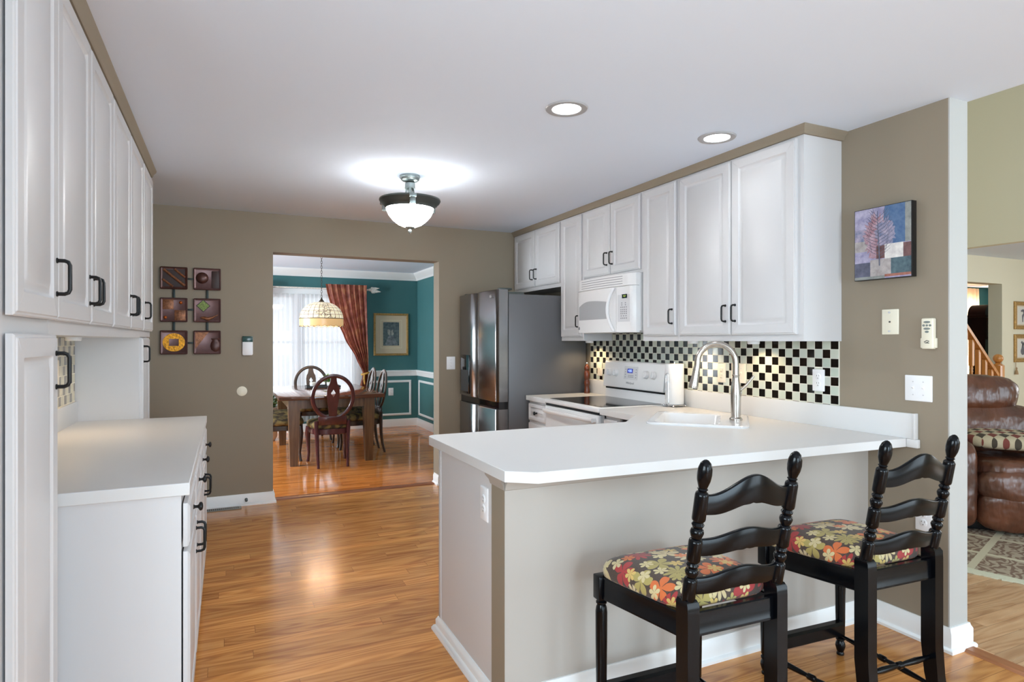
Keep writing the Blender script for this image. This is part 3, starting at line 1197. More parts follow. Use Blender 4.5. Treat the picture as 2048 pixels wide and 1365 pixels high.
# family room, hall and the room beyond
m = MB()
m.box(7.78, YR, H, 7.9, 4.6, 5.0)
struct('wall_loft', m, 'olive_paint', 'olive green loft wall high over the family room', 'wall')
m = MB()
JX, HZ = 9.142, 2.102
for x0, x1, z0, z1 in ((XF, 7.95, 0, H), (XF, 7.9, H, 5.0), (JX, 10.8, 0, H), (7.95, JX, HZ, H)):
    m.box(x0, 4.6, z0, x1, 4.76, z1)
struct('wall_hall', m, 'cream_paint', 'cream wall with the doorway behind the stair', 'wall')
m = MB()
for y0, y1, z0, z1 in ((YR, -0.5, 0, H), (1.5, 4.76, 0, H), (-0.5, 1.5, 0, 0.7), (-0.5, 1.5, 2.3, H)):
    m.box(10.8, y0, z0, 10.92, y1, z1)
struct('wall_hall_end', m, 'cream_paint', 'cream end wall of the hall', 'wall')
window('window_6', 'x', -0.5, 1.5, 0.7, 2.3, 10.86, 2, 2, 'added unseen hall window that brightens the family room side')
m = MB()
for x0, x1, z0, z1 in ((7.8, 12.2, 0, H), (13.9, 14.5, 0, H), (12.2, 13.9, 0, 0.5), (12.2, 13.9, 2.2, H)):
    m.box(x0, 7.4, z0, x1, 7.52, z1)
m.box(14.5, 4.76, 0, 14.6, 7.4, H)
m.box(7.7, 4.76, 0, 7.8, 7.4, H)
m.box(10.8, 4.68, 0, 14.5, 4.76, H)
struct('wall_living', m, 'teal_paint', 'teal walls of the room beyond the stair', 'wall')
window('window_7', 'y', 12.2, 13.9, 0.5, 2.2, 7.46, 2, 2, 'window behind the peach curtain')


# ------------------------------------------------------------------ kitchen cabinets
def cabinet(name, label, cat, boxes, face, foff, doors, group=None, drawers=(), mat_body='cabinet_white', loc=None, th=0.020, panels=()):
    """boxes: list of box extents of the carcase.
    doors: (u0, u1, v0, v1, handle_u or None, handle_v0, handle_v1); drawers: (u0, u1, v0, v1, knob_u or None)"""
    xs = [(b[0] + b[3]) / 2 for b in boxes]
    ys = [(b[1] + b[4]) / 2 for b in boxes]
    zs = [min(b[2], b[5]) for b in boxes]
    root = thing(name, label, cat, loc or (sum(xs) / len(xs), sum(ys) / len(ys), min(zs)), group)
    bm_ = MB()
    for b in boxes:
        bm_.box(*b)
    obj('body', bm_, mat_body, root)
    F = faceM(face, foff)
    for d in doors:
        db = MB(F)
        raised_door(db, d[0], d[1], d[2], d[3], th)
        dr = obj('door', db, 'cabinet_white', root)
        if d[4] is not None:
            hb = MB(F)
            bar_pull(hb, d[4], d[5], d[6], th)
            obj('handle', hb, 'black_metal', dr)
    for d in drawers:
        db = MB(F)
        raised_door(db, d[0], d[1], d[2], d[3], th, frame=0.026)
        dr = obj('drawer', db, 'cabinet_white', root)
        if d[4] is not None:
            hb = MB(F)
            knob(hb, d[4], (d[2] + d[3]) / 2, th)
            obj('knob', hb, 'black_metal', dr)
    return root


LW = XL
FU = -0.44       # face frame of the left uppers
GU = 'white cabinets above the left counter'
cabinet('pantry_cabinet', 'tall white pantry cabinet at the left edge, nearest the camera', 'cabinet',
        [(LW + 0.002, 1.656, 0.10, FU, 2.06, 2.398), (LW + 0.002, 1.656, 0.0, FU - 0.05, 2.05, 0.10)], '+x', FU + 0.006,
        [(1.674, 2.052, 1.425, 2.385, 2.025, 1.495, 1.585), (1.674, 2.045, 0.13, 1.385, 2.018, 1.245, 1.335)])
cabinet('upper_cabinet', 'white two-door wall cabinet beside the pantry above the left counter', 'cabinet',
        [(LW + 0.002, 2.062, 1.385, FU, 3.012, 2.398)], '+x', FU,
        [(2.072, 2.536, 1.425, 2.385, 2.505, 1.495, 1.585), (2.546, 3.002, 1.425, 2.385, 2.577, 1.495, 1.585)], GU)
cabinet('upper_cabinet', 'white two-door wall cabinet second from the pantry above the left counter', 'cabinet',
        [(LW + 0.002, 3.014, 1.385, FU, 4.036, 2.398)], '+x', FU,
        [(3.024, 3.518, 1.425, 2.385, 3.487, 1.495, 1.585), (3.532, 4.026, 1.425, 2.385, 3.563, 1.495, 1.585)], GU)
TS = 4.165       # side panel of the far tall cabinet
cabinet('tall_cabinet', 'narrow tall white cabinet at the far end of the left counter', 'cabinet',
        [(LW + 0.002, 4.038, 1.39, FU, 4.53, 2.398), (LW + 0.002, TS, 0.10, -0.458, 4.53, 1.39), (LW + 0.002, TS, 0.0, -0.50, 4.53, 0.10)], '+x', FU,
        [(4.048, 4.520, 1.425, 2.385, 4.08, 1.495, 1.585)], None, (), loc=(-0.61, 4.3, 0))
tc = bpy.data.objects['tall_cabinet']
db = MB(faceM('+x', -0.458))
raised_door(db, 4.172, 4.520, 0.13, 1.385)
dr = obj('door', db, 'cabinet_white', tc)
hb = MB(faceM('+x', -0.458))
bar_pull(hb, 4.195, 1.245, 1.335, 0.02)
obj('handle', hb, 'black_metal', dr)

CX = -0.130      # face frame of the left base cabinets
GB = 'white base cabinets under the left counter'
for lab, y0, y1 in (('white base cabinet under the near half of the left counter', 2.238, 3.195),
                    ('white base cabinet under the far half of the left counter', 3.197, 4.160)):
    mid = (y0 + y1) / 2
    cabinet('base_cabinet', lab, 'cabinet',
            [(LW + 0.002, y0, 0.10, CX, y1, 0.872), (LW + 0.002, y0 + 0.003, 0.0, CX - 0.07, y1, 0.10)], '+x', CX + 0.005,
            [(y0 + 0.006, mid - 0.012, 0.125, 0.690, mid - 0.042, 0.555, 0.645), (mid + 0.012, y1 - 0.008, 0.125, 0.690, mid + 0.042, 0.555, 0.645)], GB,
            [(y0 + 0.006, mid - 0.012, 0.705, 0.845, (y0 + mid) / 2), (mid + 0.012, y1 - 0.008, 0.705, 0.845, (y1 + mid) / 2)])

# left worktop with its upstand
root = thing('worktop', 'white worktop on the left base cabinets', 'countertop', (-0.44, 3.2, 0.874))
m = MB()
m.prism([(LW + 0.001, 2.225), (-0.105, 2.225), (-0.105, TS - 0.003), (LW + 0.001, TS - 0.003)], 0.874, 0.914)
bevel(obj('slab', m, 'counter_white', root, sharp=22), 0.0025, 2, 24)
m = MB()
m.box(LW + 0.001, 2.225, 0.914, LW + 0.021, TS - 0.003, 1.028, 0.002)
obj('upstand', m, 'counter_white', root)
m = MB()
m.box(LW + 0.0005, 2.07, 1.028, LW + 0.008, TS - 0.003, 1.384)
single('tile_backsplash', m, 'tile_taupe', 'cream and taupe mosaic strip behind the left worktop', 'backsplash', center=False)

# right wall cabinets
FR = 2.612
GR = 'white wall cabinets on the right wall'


def right_upper(name, label, y0, y1, z0, doors):
    return cabinet(name, label, 'cabinet', [(FR, y0, z0, XR - 0.001, y1, 2.398)], '-x', FR, doors, GR)


right_upper('upper_cabinet', 'widest white wall cabinet, at the free end above the sink', 2.18, 3.109, 1.365,
            [(2.214, 2.650, 1.400, 2.388, 2.618, 1.478, 1.568), (2.658, 3.092, 1.400, 2.388, 2.692, 1.478, 1.568)])
right_upper('upper_cabinet', 'narrow single-door white cabinet just right of the microwave', 3.111, 3.484, 1.365,
            [(3.128, 3.468, 1.400, 2.388, 3.158, 1.478, 1.568)])
right_upper('upper_cabinet', 'short two-door white cabinet above the microwave', 3.486, 4.259, 1.842,
            [(3.503, 3.864, 1.865, 2.388, 3.832, 1.935, 2.025), (3.872, 4.240, 1.865, 2.388, 3.904, 1.935, 2.025)])
right_upper('upper_cabinet', 'narrow single-door white cabinet between microwave and fridge', 4.261, 4.624, 1.365,
            [(4.284, 4.610, 1.400, 2.388, 4.312, 1.478, 1.568)])
right_upper('upper_cabinet', 'short two-door white cabinet over the fridge', 4.626, 5.578, 1.832,
            [(4.645, 5.100, 1.865, 2.388, 5.066, 1.935, 2.025), (5.110, 5.545, 1.865, 2.388, 5.144, 1.935, 2.025)])

# right base cabinets
BX = 2.292
cabinet('base_cabinet', 'narrow white base cabinet between fridge and range', 'cabinet',
        [(BX, 4.262, 0.10, XR - 0.001, 4.598, 0.872), (BX + 0.07, 4.262, 0, XR - 0.001, 4.598, 0.10)], '-x', BX,
        [(4.275, 4.588, 0.125, 0.690, 4.30, 0.555, 0.645)], None, [(4.275, 4.588, 0.712, 0.850, 4.43)])
cabinet('base_cabinet', 'white base cabinet in the corner right of the range', 'cabinet',
        [(BX, 3.30, 0.10, BX + 0.02, 3.478, 0.872), (BX, 3.458, 0.10, XR - 0.001, 3.478, 0.872), (BX + 0.07, 3.30, 0.0, XR - 0.001, 3.478, 0.10)], '-x', BX,
        [(3.31, 3.468, 0.125, 0.690, None, 0, 0)], None, [(3.31, 3.468, 0.712, 0.850, None)], loc=(2.5, 3.39, 0))

# peninsula cabinet with the white end panel
root = thing('peninsula_cabinet', 'white peninsula cabinet end panel facing the aisle', 'cabinet', (1.5, 2.5, 0))
m = MB()
m.box(KX, KY1 + 0.001, 0.0, KX + 0.02, 2.785, 0.872)
m.box(KX - 0.003, 2.760, 0.0, KX + 0.03, 2.790, 0.872, 0.002)
m.box(KX + 0.02, 2.770, 0.10, 2.02, 2.790, 0.872)
m.box(KX + 0.02, KY1 + 0.001, 0.10, 2.0, 2.770, 0.118)
obj('body', m, 'cabinet_white', root)
m = MB()
F = faceM('+y', 2.790)
m.M = F
for a, b in ((0.95, 1.46), (1.47, 2.0)):
    raised_door(m, a, b, 0.125, 0.85)
obj('door', m, 'cabinet_white', root)
m = MB()
prof = [(0, 0), (0.030, 0), (0.030, 0.010), (0.022, 0.022), (0.014, 0.026), (0.014, 0.050), (0.009, 0.058), (0.005, 0.066), (0, 0.068)]
m.loft([[(KX - p, KY0 - 0.002, q) for p, q in prof], [(KX - p, 2.79 + p, q) for p, q in prof], [(KX + 0.05, 2.79 + p, q) for p, q in prof]])
obj('plinth_moulding', m, 'white_trim', root)

# peninsula and right-hand worktop: one slab with the sink cut out of it
SKC = Vector((2.452, 2.752))
SU, SV = Vector((0.7071, 0.7071)), Vector((0.7071, -0.7071))


def sk(u, v):
    p = SKC + SU * u + SV * v
    return (p.x, p.y)


def rrect(hu, hv, r, n=5, cu=0.0, cv=0.0):
    out = []
    for cx_, cy_, a0 in ((hu - r, hv - r, 0), (-hu + r, hv - r, PI / 2), (-hu + r, -hv + r, PI), (hu - r, -hv + r, 3 * PI / 2)):
        for k in range(n + 1):
            a = a0 + PI / 2 * k / n
            out.append((cu + cx_ + r * math.cos(a), cv + cy_ + r * math.sin(a)))
    return out


CT0, CT1 = 0.874, 0.914
XL2 = 0.872
outline = [(XR - 0.002, 3.486), (2.258, 3.486), (2.258, 3.092), (2.026, 2.862)]
for k in range(7):      # rounded aisle corner
    a = PI / 2 + PI / 2 * k / 6
    outline.append((XL2 + 0.05 + 0.05 * math.cos(a), 2.862 - 0.05 + 0.05 * math.sin(a)))
outline += [(XL2 + 0.008, 1.962), (XL2 + 0.104, 1.893), (XR - 0.002, 1.832)]
hole = [sk(u, v) for u, v in rrect(0.272, 0.252, 0.05)]
root = thing('worktop', 'white worktop of the peninsula breakfast bar with corner sink', 'countertop', (1.9, 2.4, 0.874))
m = MB()
m.prism(outline, CT0, CT1, 'xy', [hole])
bevel(obj('slab', m, 'counter_white', root, sharp=22), 0.0025, 2, 24)
m = MB()
m.box(XR - 0.022, 1.800, CT1, XR - 0.001, 3.486, 1.031, 0.002)
obj('upstand', m, 'counter_white', root)
m = MB()
m.box(XR - 0.024, 1.780, CT0, XR - 0.001, 1.832, CT1, 0.004)
m.box(XR - 0.026, 1.790, CT1, XR - 0.001, 1.800, 1.033, 0.002)
obj('end_cap', m, 'counter_white', root)
# cove moulding tucked under the overhang at the half wall corner
m = MB()
prof = [(0, 0.825), (0.006, 0.828), (0.012, 0.845), (0.026, 0.862), (0.030, 0.874), (0, 0.874)]
m.loft([[(KX - 0.001, KY0 - p, q) for p, q in prof], [(XR - 0.002, KY0 - p, q) for p, q in prof]])
m.loft([[(KX - p, KY0 - p, q) for p, q in prof], [(KX - p, KY1, q) for p, q in prof]])
struct('trim_9', m, 'greige_tone', 'beige cove moulding under the breakfast bar', 'trim')

root = thing('worktop', 'small white worktop between fridge and range', 'countertop', (2.57, 4.42, 0.874))
m = MB()
m.prism([(XR - 0.002, 4.254), (2.258, 4.254), (2.258, 4.600), (XR - 0.002, 4.600)], CT0, CT1)
bevel(obj('slab', m, 'counter_white', root, sharp=22), 0.0025, 2, 24)
m = MB()
m.box(XR - 0.022, 4.254, CT1, XR - 0.001, 4.600, 1.031, 0.002)
obj('upstand', m, 'counter_white', root)

m = MB()
m.box(XR - 0.009, 2.190, 1.031, XR - 0.0005, 4.592, 1.364)
m.box(XR - 0.009, 3.488, 1.364, XR - 0.0005, 4.258, 1.430)
single('tile_backsplash', m, 'tile_checker', 'black and pale green checkered glass tile backsplash on the right wall', 'backsplash', center=False)

# sink
root = thing('sink', 'white porcelain corner sink set into the peninsula worktop', 'sink', (SKC.x, SKC.y, CT1 - 0.2))
m = MB()
rings = []
for hu, hv, r, z, cv in ((0.285, 0.265, 0.055, CT1 + 0.000, 0), (0.287, 0.267, 0.057, CT1 + 0.006, 0), (0.278, 0.258, 0.052, CT1 + 0.012, 0), (0.262, 0.242, 0.05, CT1 + 0.010, 0)):
    rings.append([(*sk(u, v), z) for u, v in rrect(hu, hv, r)])
for hu, hv, r, z in ((0.236, 0.172, 0.06, CT1 + 0.008), (0.228, 0.164, 0.06, CT1 - 0.004), (0.218, 0.156, 0.065, CT1 - 0.12), (0.180, 0.120, 0.07, CT1 - 0.172), (0.03, 0.03, 0.0299, CT1 - 0.178)):
    rings.append([(*sk(u, v), z) for u, v in rrect(hu, hv, r, 5, 0, -0.055)])
m.loft(rings, False, True)
obj('basin', m, 'porcelain', root)
m = MB()
p = sk(0, -0.055)
m.lathe([(0.040, 0), (0.040, 0.004), (0.030, 0.006), (0.018, 0.003)], (p[0], p[1], CT1 - 0.1785), 20)
obj('drain', m, 'chrome', root)

# faucet: gooseneck with pull-down head, leaning over the basin
fx, fy = sk(-0.012, 0.198)
FZ = CT1 + 0.010
root = thing('faucet', 'brushed nickel gooseneck kitchen faucet over the corner sink', 'faucet', (fx, fy, FZ))
m = MB()
m.lathe([(0.035, 0), (0.036, 0.006), (0.032, 0.014), (0.027, 0.018)], (fx, fy, FZ), 24)
obj('base', m, 'nickel', root)
m = MB()
m.lathe([(0.0265, 0.016), (0.0270, 0.07), (0.0280, 0.14), (0.0280, 0.165), (0.0255, 0.19), (0.0195, 0.225), (0.0185, 0.245), (0.0200, 0.248), (0.0200, 0.254), (0.0178, 0.256)], (fx, fy, FZ), 24)
obj('body', m, 'nickel', root)
dirv = Vector((-0.80, 0.60, 0))     # towards the basin
pts = [(fx, fy, FZ + 0.25 + 0.02 * k) for k in range(4)]
R_ = 0.103
zc = FZ + 0.322
for k in range(0, 17):
    a = PI * k / 16
    d = R_ - R_ * math.cos(a)
    pts.append((fx + dirv.x * d, fy + dirv.y * d, zc + R_ * math.sin(a)))
tipd = 2 * R_
m = MB()
pts.append((fx + dirv.x * (tipd + 0.002), fy + dirv.y * (tipd + 0.002), zc - 0.025))
m.tube(pts, 0.0172, 16)
obj('spout', m, 'nickel', root)
m = MB()
h0 = Vector((fx + dirv.x * (tipd + 0.002), fy + dirv.y * (tipd + 0.002), zc - 0.022))
h1 = h0 + Vector((dirv.x * 0.022, dirv.y * 0.022, -0.125))
n_ = 9
m.tube([tuple(h0.lerp(h1, k / n_)) for k in range(n_ + 1)], [0.0178, 0.0190, 0.0192, 0.0194, 0.0202, 0.0214, 0.0232, 0.0252, 0.0268, 0.0260], 18)
hd = obj('spray_head', m, 'nickel', root)
m = MB()
q = h0.lerp(h1, 0.35) + Vector((0.012, -0.010, 0))
m.superbox((q.x, q.y, q.z), (0.006, 0.006, 0.016), 0.5, 12, 8)
obj('button', m, 'steel_dark', hd)
m = MB()
lv = Vector((0.78, -0.62, 0))
b0 = Vector((fx, fy, FZ + 0.150))
m.tube([tuple(b0), tuple(b0 + lv * 0.030)], [0.0165, 0.0165], 16)
m.tube([tuple(b0 + Vector((-0.012, 0.010, -0.006)) + lv * 0.014), tuple(b0 + lv * 0.055 + Vector((0, 0, 0.045))), tuple(b0 + lv * 0.095 + Vector((0, 0, 0.098)))], [0.0085, 0.0075, 0.0070], 12)
obj('lever', m, 'nickel', root)


# ------------------------------------------------------------------ fridge
root = thing('refrigerator', 'stainless four-door refrigerator with grey side in the back corner', 'refrigerator', (2.45, 5.08, 0))
m = MB()
m.box(2.115, 4.630, 0.03, 2.86, 5.540, 1.752, 0.004)
m.box(2.16, 4.66, 0.0, 2.82, 5.50, 0.03)
obj('body', m, 'fridge_side', root)


def fridge_door(y0, y1, z0, z1, inner):
    """inner = +1 when the pocket-handle edge is at y1, -1 when at y0"""
    sec = []
    n = 22
    for k in range(n + 1):
        s_ = k / n
        y = y0 + (y1 - y0) * s_
        e = s_ if inner > 0 else 1 - s_      # 0 at the hinge side, 1 at the inner side
        x = 2.014 - 0.020 * math.sin(min(1, e * 1.15) * PI * 0.62)
        if e < 0.06:
            x += 0.016 * (1 - e / 0.06) ** 2
        if e > 0.80:
            x += 0.034 * ((e - 0.80) / 0.20) ** 2
        sec.append((x, y))
    sec += [(2.108, y1), (2.108, y0)]
    b = MB()
    rg = []
    for z, ins in ((z0, 0.004), (z0 + 0.006, 0), (z1 - 0.006, 0), (z1, 0.004)):
        cx_ = 2.06
        rg.append([(cx_ + (x - cx_) * (1 - ins / 0.06), y, z) for x, y in sec])
    b.loft(rg)
    return b


for y0, y1, z0, z1, inn in ((4.632, 5.083, 0.862, 1.788, 1), (5.089, 5.538, 0.862, 1.788, -1), (4.632, 5.083, 0.060, 0.800, 1), (5.089, 5.538, 0.060, 0.800, -1)):
    d = obj('door', fridge_door(y0, y1, z0, z1, inn), 'steel_dark', root)
    if z0 > 0.5 and inn < 0:
        dd = d
    if z0 > 0.5 and inn > 0:
        dn = d
m = MB()
m.box(2.030, 4.640, 0.800, 2.112, 5.530, 0.862)
obj('grip_channel', m, 'black_gloss', root)
m = MB(faceM('-x', 1.999))
m.box(5.215, 0.885, 0, 5.430, 1.235, 0.012, 0.0015)
dp = obj('dispenser', m, 'black_gloss', dd)
m = MB(faceM('-x', 1.987))
m.box(5.230, 0.905, 0.0, 5.415, 1.10, 0.002)
m.lathe([(0.014, 0.0), (0.014, 0.018), (0.010, 0.022)], (5.32, 1.115, 0), 12, 'z')
obj('dispenser_niche', m, 'black_plastic', dd)
m = MB()
for yy in (4.66, 5.44):
    m.box(2.05, yy, 1.788, 2.16, yy + 0.06, 1.805, 0.004)
m.box(2.115, 4.64, 1.752, 2.26, 5.53, 1.772)
obj('hinge_cover', m, 'pewter_dark', root)
m = MB()
m.text('LG', 0.030, textM('-x', 1.999, 4.735, 1.735, 0.003), 0.001)
obj('logo', m, 'appliance_grey', dn)


# ------------------------------------------------------------------ range
RY0, RY1 = 3.490, 4.250
root = thing('range', 'white electric range with black glass top and rear control panel', 'stove', (2.55, 3.87, 0))
m = MB()
m.box(2.285, RY0, 0.02, XR - 0.03, RY1, 0.880)
m.box(2.30, RY0 + 0.02, 0.0, 2.80, RY1 - 0.02, 0.02)
obj('body', m, 'appliance_white', root)
m = MB()
m.box(2.248, RY0, 0.884, 2.800, RY1, 0.918, 0.008, 3)
obj('cooktop_frame', m, 'appliance_white', root)
m = MB()
m.box(2.285, RY0 + 0.022, 0.918, 2.788, RY1 - 0.022, 0.9205)
obj('glass_cooktop', m, 'black_gloss', root)
m = MB()
m.box(2.252, RY0 + 0.004, 0.22, 2.284, RY1 - 0.004, 0.866, 0.006)
dr = obj('oven_door', m, 'appliance_white', root)
m = MB()
m.box(2.2505, RY0 + 0.13, 0.36, 2.256, RY1 - 0.13, 0.705)
obj('oven_window', m, 'micro_window', dr)
m = MB()
pts = []
for k in range(13):
    s_ = k / 12
    pts.append((2.222 - 0.012 * math.sin(PI * s_), RY0 + 0.03 + (RY1 - RY0 - 0.06) * s_, 0.832))
m.tube(pts, 1.0, 10, flat=(0.016, 0.010))
for y in (RY0 + 0.045, RY1 - 0.045):
    m.box(2.222, y - 0.015, 0.818, 2.254, y + 0.015, 0.846, 0.004)
obj('oven_handle', m, 'appliance_white', dr)
m = MB()
m.box(2.258, RY0 + 0.004, 0.868, 2.284, RY1 - 0.004, 0.880)
obj('vent_slot', m, 'dark_gap', root)
m = MB()
m.box(2.254, RY0 + 0.004, 0.06, 2.284, RY1 - 0.004, 0.210, 0.006)
obj('drawer', m, 'appliance_white', root)
# backguard
PX = 2.792
m = MB()
m.prism([(2.800, 0.880), (2.812, 0.990), (2.858, 0.990), (2.858, 0.880)], RY0 + 0.004, RY1 - 0.004, 'xz')
obj('riser', m, 'appliance_white', root)
m = MB()
m.box(2.806, RY0 + 0.010, 0.985, 2.85, RY1 - 0.010, 1.000)
obj('slot', m, 'dark_gap', root)
m = MB()
m.prism([(2.786, 1.000), (2.784, 1.012), (2.806, 1.196), (2.816, 1.206), (2.858, 1.206), (2.858, 1.000)], RY0, RY1, 'xz')
bevel(obj('control_panel', m, 'appliance_white', root), 0.004)
cp = [o for o in root.children if o.name.startswith('control_panel')][0]
TL = math.atan2(0.022, 0.184)


def panelM(y, z):
    """frame on the tilted control panel, w out of it"""
    x = 2.784 + (z - 1.012) * 0.022 / 0.184
    M = Matrix.Translation((x, y, z)) @ Matrix.Rotation(TL, 4, 'Y') @ Matrix(((0, 0, -1, 0), (-1, 0, 0, 0), (0, 1, 0, 0), (0, 0, 0, 1)))
    return M


for y in (4.165, 4.080, 3.690, 3.605):
    m = MB(panelM(y, 1.115))
    m.lathe([(0.031, 0), (0.031, 0.004), (0.026, 0.006), (0.025, 0.022), (0.023, 0.026), (0.001, 0.026)], (0, 0, 0), 22)
    m.box(-0.006, -0.024, 0.026, 0.006, 0.024, 0.034, 0.003)
    obj('knob', m, 'appliance_white', root)
m = MB(panelM(3.885, 1.120))
m.box(-0.085, -0.050, 0.0, 0.085, 0.050, 0.0012)
obj('touch_pad', m, 'appliance_grey', cp)
m = MB(panelM(3.895, 1.135))
m.box(-0.034, -0.016, 0.001, 0.034, 0.018, 0.0024)
obj('display', m, 'display_blue', cp)
m = MB(panelM(3.895, 1.136))
m.text('4:35', 0.026, Matrix.Translation((0, 0, 0.0028)), 0.0004)
obj('clock_digits', m, 'digit_blue', cp)
m = MB(panelM(3.885, 1.120))
for i in range(4):
    for j in range(2):
        m.box(-0.030 + i * 0.018, -0.034 + j * 0.012, 0.001, -0.018 + i * 0.018, -0.028 + j * 0.012, 0.002)
for i in range(2):
    for j in range(4):
        m.box((-0.072 if i == 0 else 0.060), -0.036 + j * 0.020, 0.001, (-0.060 if i == 0 else 0.072), -0.030 + j * 0.020, 0.002)
obj('touch_keys', m, 'key_grey', cp)
m = MB(panelM(3.885, 1.043))
m.text('Whirlpool', 0.024, Matrix.Translation((0, 0, 0.0006)), 0.0003)
obj('logo', m, 'print_grey', cp)


# ------------------------------------------------------------------ microwave
MY0, MY1, MZ0, MZ1 = 3.492, 4.252, 1.425, 1.838


def mfx(y):
    s_ = (y - MY0) / (MY1 - MY0)
    x = 2.535 - 0.030 * math.sin(PI * max(0, min(1, s_)))
    e = min(s_, 1 - s_)
    if e < 0.05:
        x += 0.024 * (1 - e / 0.05) ** 2
    return x


def mw_slab(y0, y1, z0, z1, xb=2.585, ins=0.003):
    n = 20
    sec = [(mfx(y0 + (y1 - y0) * k / n), y0 + (y1 - y0) * k / n) for k in range(n + 1)] + [(xb, y1), (xb, y0)]
    b = MB()
    b.loft([[(x + (ins if i <= n else 0), y, z0) for i, (x, y) in enumerate(sec)], [(x, y, z0 + ins) for x, y in sec],
            [(x, y, z1 - ins) for x, y in sec], [(x + (ins if i <= n else 0), y, z1) for i, (x, y) in enumerate(sec)]])
    return b


root = thing('microwave', 'white over-range microwave hung under the short cabinet', 'microwave', (2.7, 3.87, MZ0))
m = MB()
m.box(2.585, MY0, MZ0 + 0.012, XR - 0.012, MY1, MZ1)
m.box(2.60, MY0 + 0.03, MZ0, XR - 0.03, MY1 - 0.03, MZ0 + 0.012)
obj('body', m, 'appliance_white', root)
vg = obj('vent_grille', mw_slab(MY0, MY1, 1.752, MZ1), 'appliance_white', root)
m = MB()
for j in range(4):
    z = 1.766 + j * 0.017
    y0, y1, n = MY0 + 0.11, MY1 - 0.10, 16
    vsl = []
    for k in range(n + 1):
        y = y0 + (y1 - y0) * k / n
        vsl.append([(mfx(y) - 0.0006, y, z), (mfx(y) - 0.0006, y, z + 0.0045), (mfx(y) + 0.004, y, z + 0.0045), (mfx(y) + 0.004, y, z)])
    m.loft(vsl)
obj('vent_slot', m, 'key_grey', vg)
DYS = 3.668
dr = obj('door', mw_slab(DYS + 0.001, MY1, MZ0, 1.750), 'appliance_white', root)
m = MB()
y0, y1, n = 3.765, 4.195, 18
rows = []
for k in range(n + 1):
    y = y0 + (y1 - y0) * k / n
    s_ = k / n
    top = 1.665 - 0.032 * (1 - math.sin(PI * (0.28 + 0.56 * (1 - s_))))
    top -= 0.030 * max(0, (s_ - 0.6) / 0.4) ** 2
    rows.append([(mfx(y) - 0.0012, y, 1.525), (mfx(y) - 0.0012, y, top), (mfx(y) + 0.003, y, top), (mfx(y) + 0.003, y, 1.525)])
m.loft(rows)
obj('window', m, 'micro_window', dr)
m = MB()
pts = []
for k in range(17):
    s_ = k / 16
    z = 1.435 + (1.742 - 1.435) * s_
    bow = math.sin(PI * s_)
    pts.append((mfx(3.70) - 0.004 - 0.040 * bow ** 0.8, 3.690 + 0.022 * bow, z))
m.tube(pts, 1.0, 10, flat=(0.012, 0.010))
obj('door_handle', m, 'appliance_white', dr)
m = MB()
m.M = textM('-x', mfx(4.20), 4.195, 1.462, 0.0015)
m.lathe([(0.011, 0), (0.011, 0.0015)], (0, 0, 0), 20)
obj('badge', m, 'print_grey', dr)
m = MB()
m.text('GE', 0.011, textM('-x', mfx(4.20), 4.195, 1.462, 0.0036), 0.0003)
obj('logo', m, 'appliance_white', dr)
cp = obj('control_panel', mw_slab(MY0, DYS - 0.001, MZ0, 1.750), 'appliance_white', root)
xk = mfx(3.585) - 0.0012
m = MB()
rows = []
for k in range(9):
    y = 3.528 + (3.652 - 3.528) * k / 8
    rows.append([(mfx(y) - 0.0008, y, 1.500), (mfx(y) - 0.0008, y, 1.690), (mfx(y) + 0.002, y, 1.690), (mfx(y) + 0.002, y, 1.500)])
m.loft(rows)
kp = obj('key_pad', m, 'appliance_grey', cp)
m = MB()
m.box(xk - 0.002, 3.552, 1.664, xk + 0.003, 3.622, 1.692)
obj('display', m, 'black_gloss', cp)
m = MB()
m.text('9:37', 0.017, textM('-x', xk - 0.002, 3.576, 1.678, 0.0008), 0.0003)
obj('clock_digits', m, 'digit_green', cp)
m = MB()
for zi, ns in ((1.632, 2), (1.618, 2), (1.602, 4), (1.585, 4), (1.571, 4), (1.557, 4), (1.541, 3), (1.525, 4)):
    for i in range(ns):
        wd = 0.074
        y = 3.553 + wd * (i + 0.5) / ns
        x = mfx(y) - 0.0016
        m.box(x, y - 0.0055, zi - 0.0035, x + 0.003, y + 0.0055, zi + 0.0035)
obj('keys', m, 'key_grey', cp)


# ------------------------------------------------------------------ small things on the worktops
root = thing('paper_towel_holder', 'white paper towel roll on a chrome wire stand by the range', 'paper towel', (2.800, 3.385, CT1))
px, py = 2.800, 3.385
m = MB()
m.lathe([(0.018, 0.018), (0.062, 0.018), (0.0635, 0.021), (0.0635, 0.292), (0.062, 0.295), (0.018, 0.295)], (px, py, CT1), 40)
obj('paper_roll', m, 'paper', root)
m = MB()
m.tube([(px + 0.072 * math.cos(2 * PI * k / 24), py + 0.072 * math.sin(2 * PI * k / 24), CT1 + 0.014) for k in range(24)], 0.0025, 8, True)
for k in range(4):
    a = PI / 4 + PI / 2 * k
    m.ball((px + 0.072 * math.cos(a), py + 0.072 * math.sin(a), CT1 + 0.008), 0.008, 12, 8)
    m.tube([(px, py, CT1 + 0.014), (px + 0.072 * math.cos(a), py + 0.072 * math.sin(a), CT1 + 0.014)], 0.0022, 8)
m.tube([(px, py, CT1 + 0.012), (px, py, CT1 + 0.305)], 0.003, 8)
obj('wire_base', m, 'chrome', root)
m = MB()
ax, ay = px - 0.074, py - 0.012
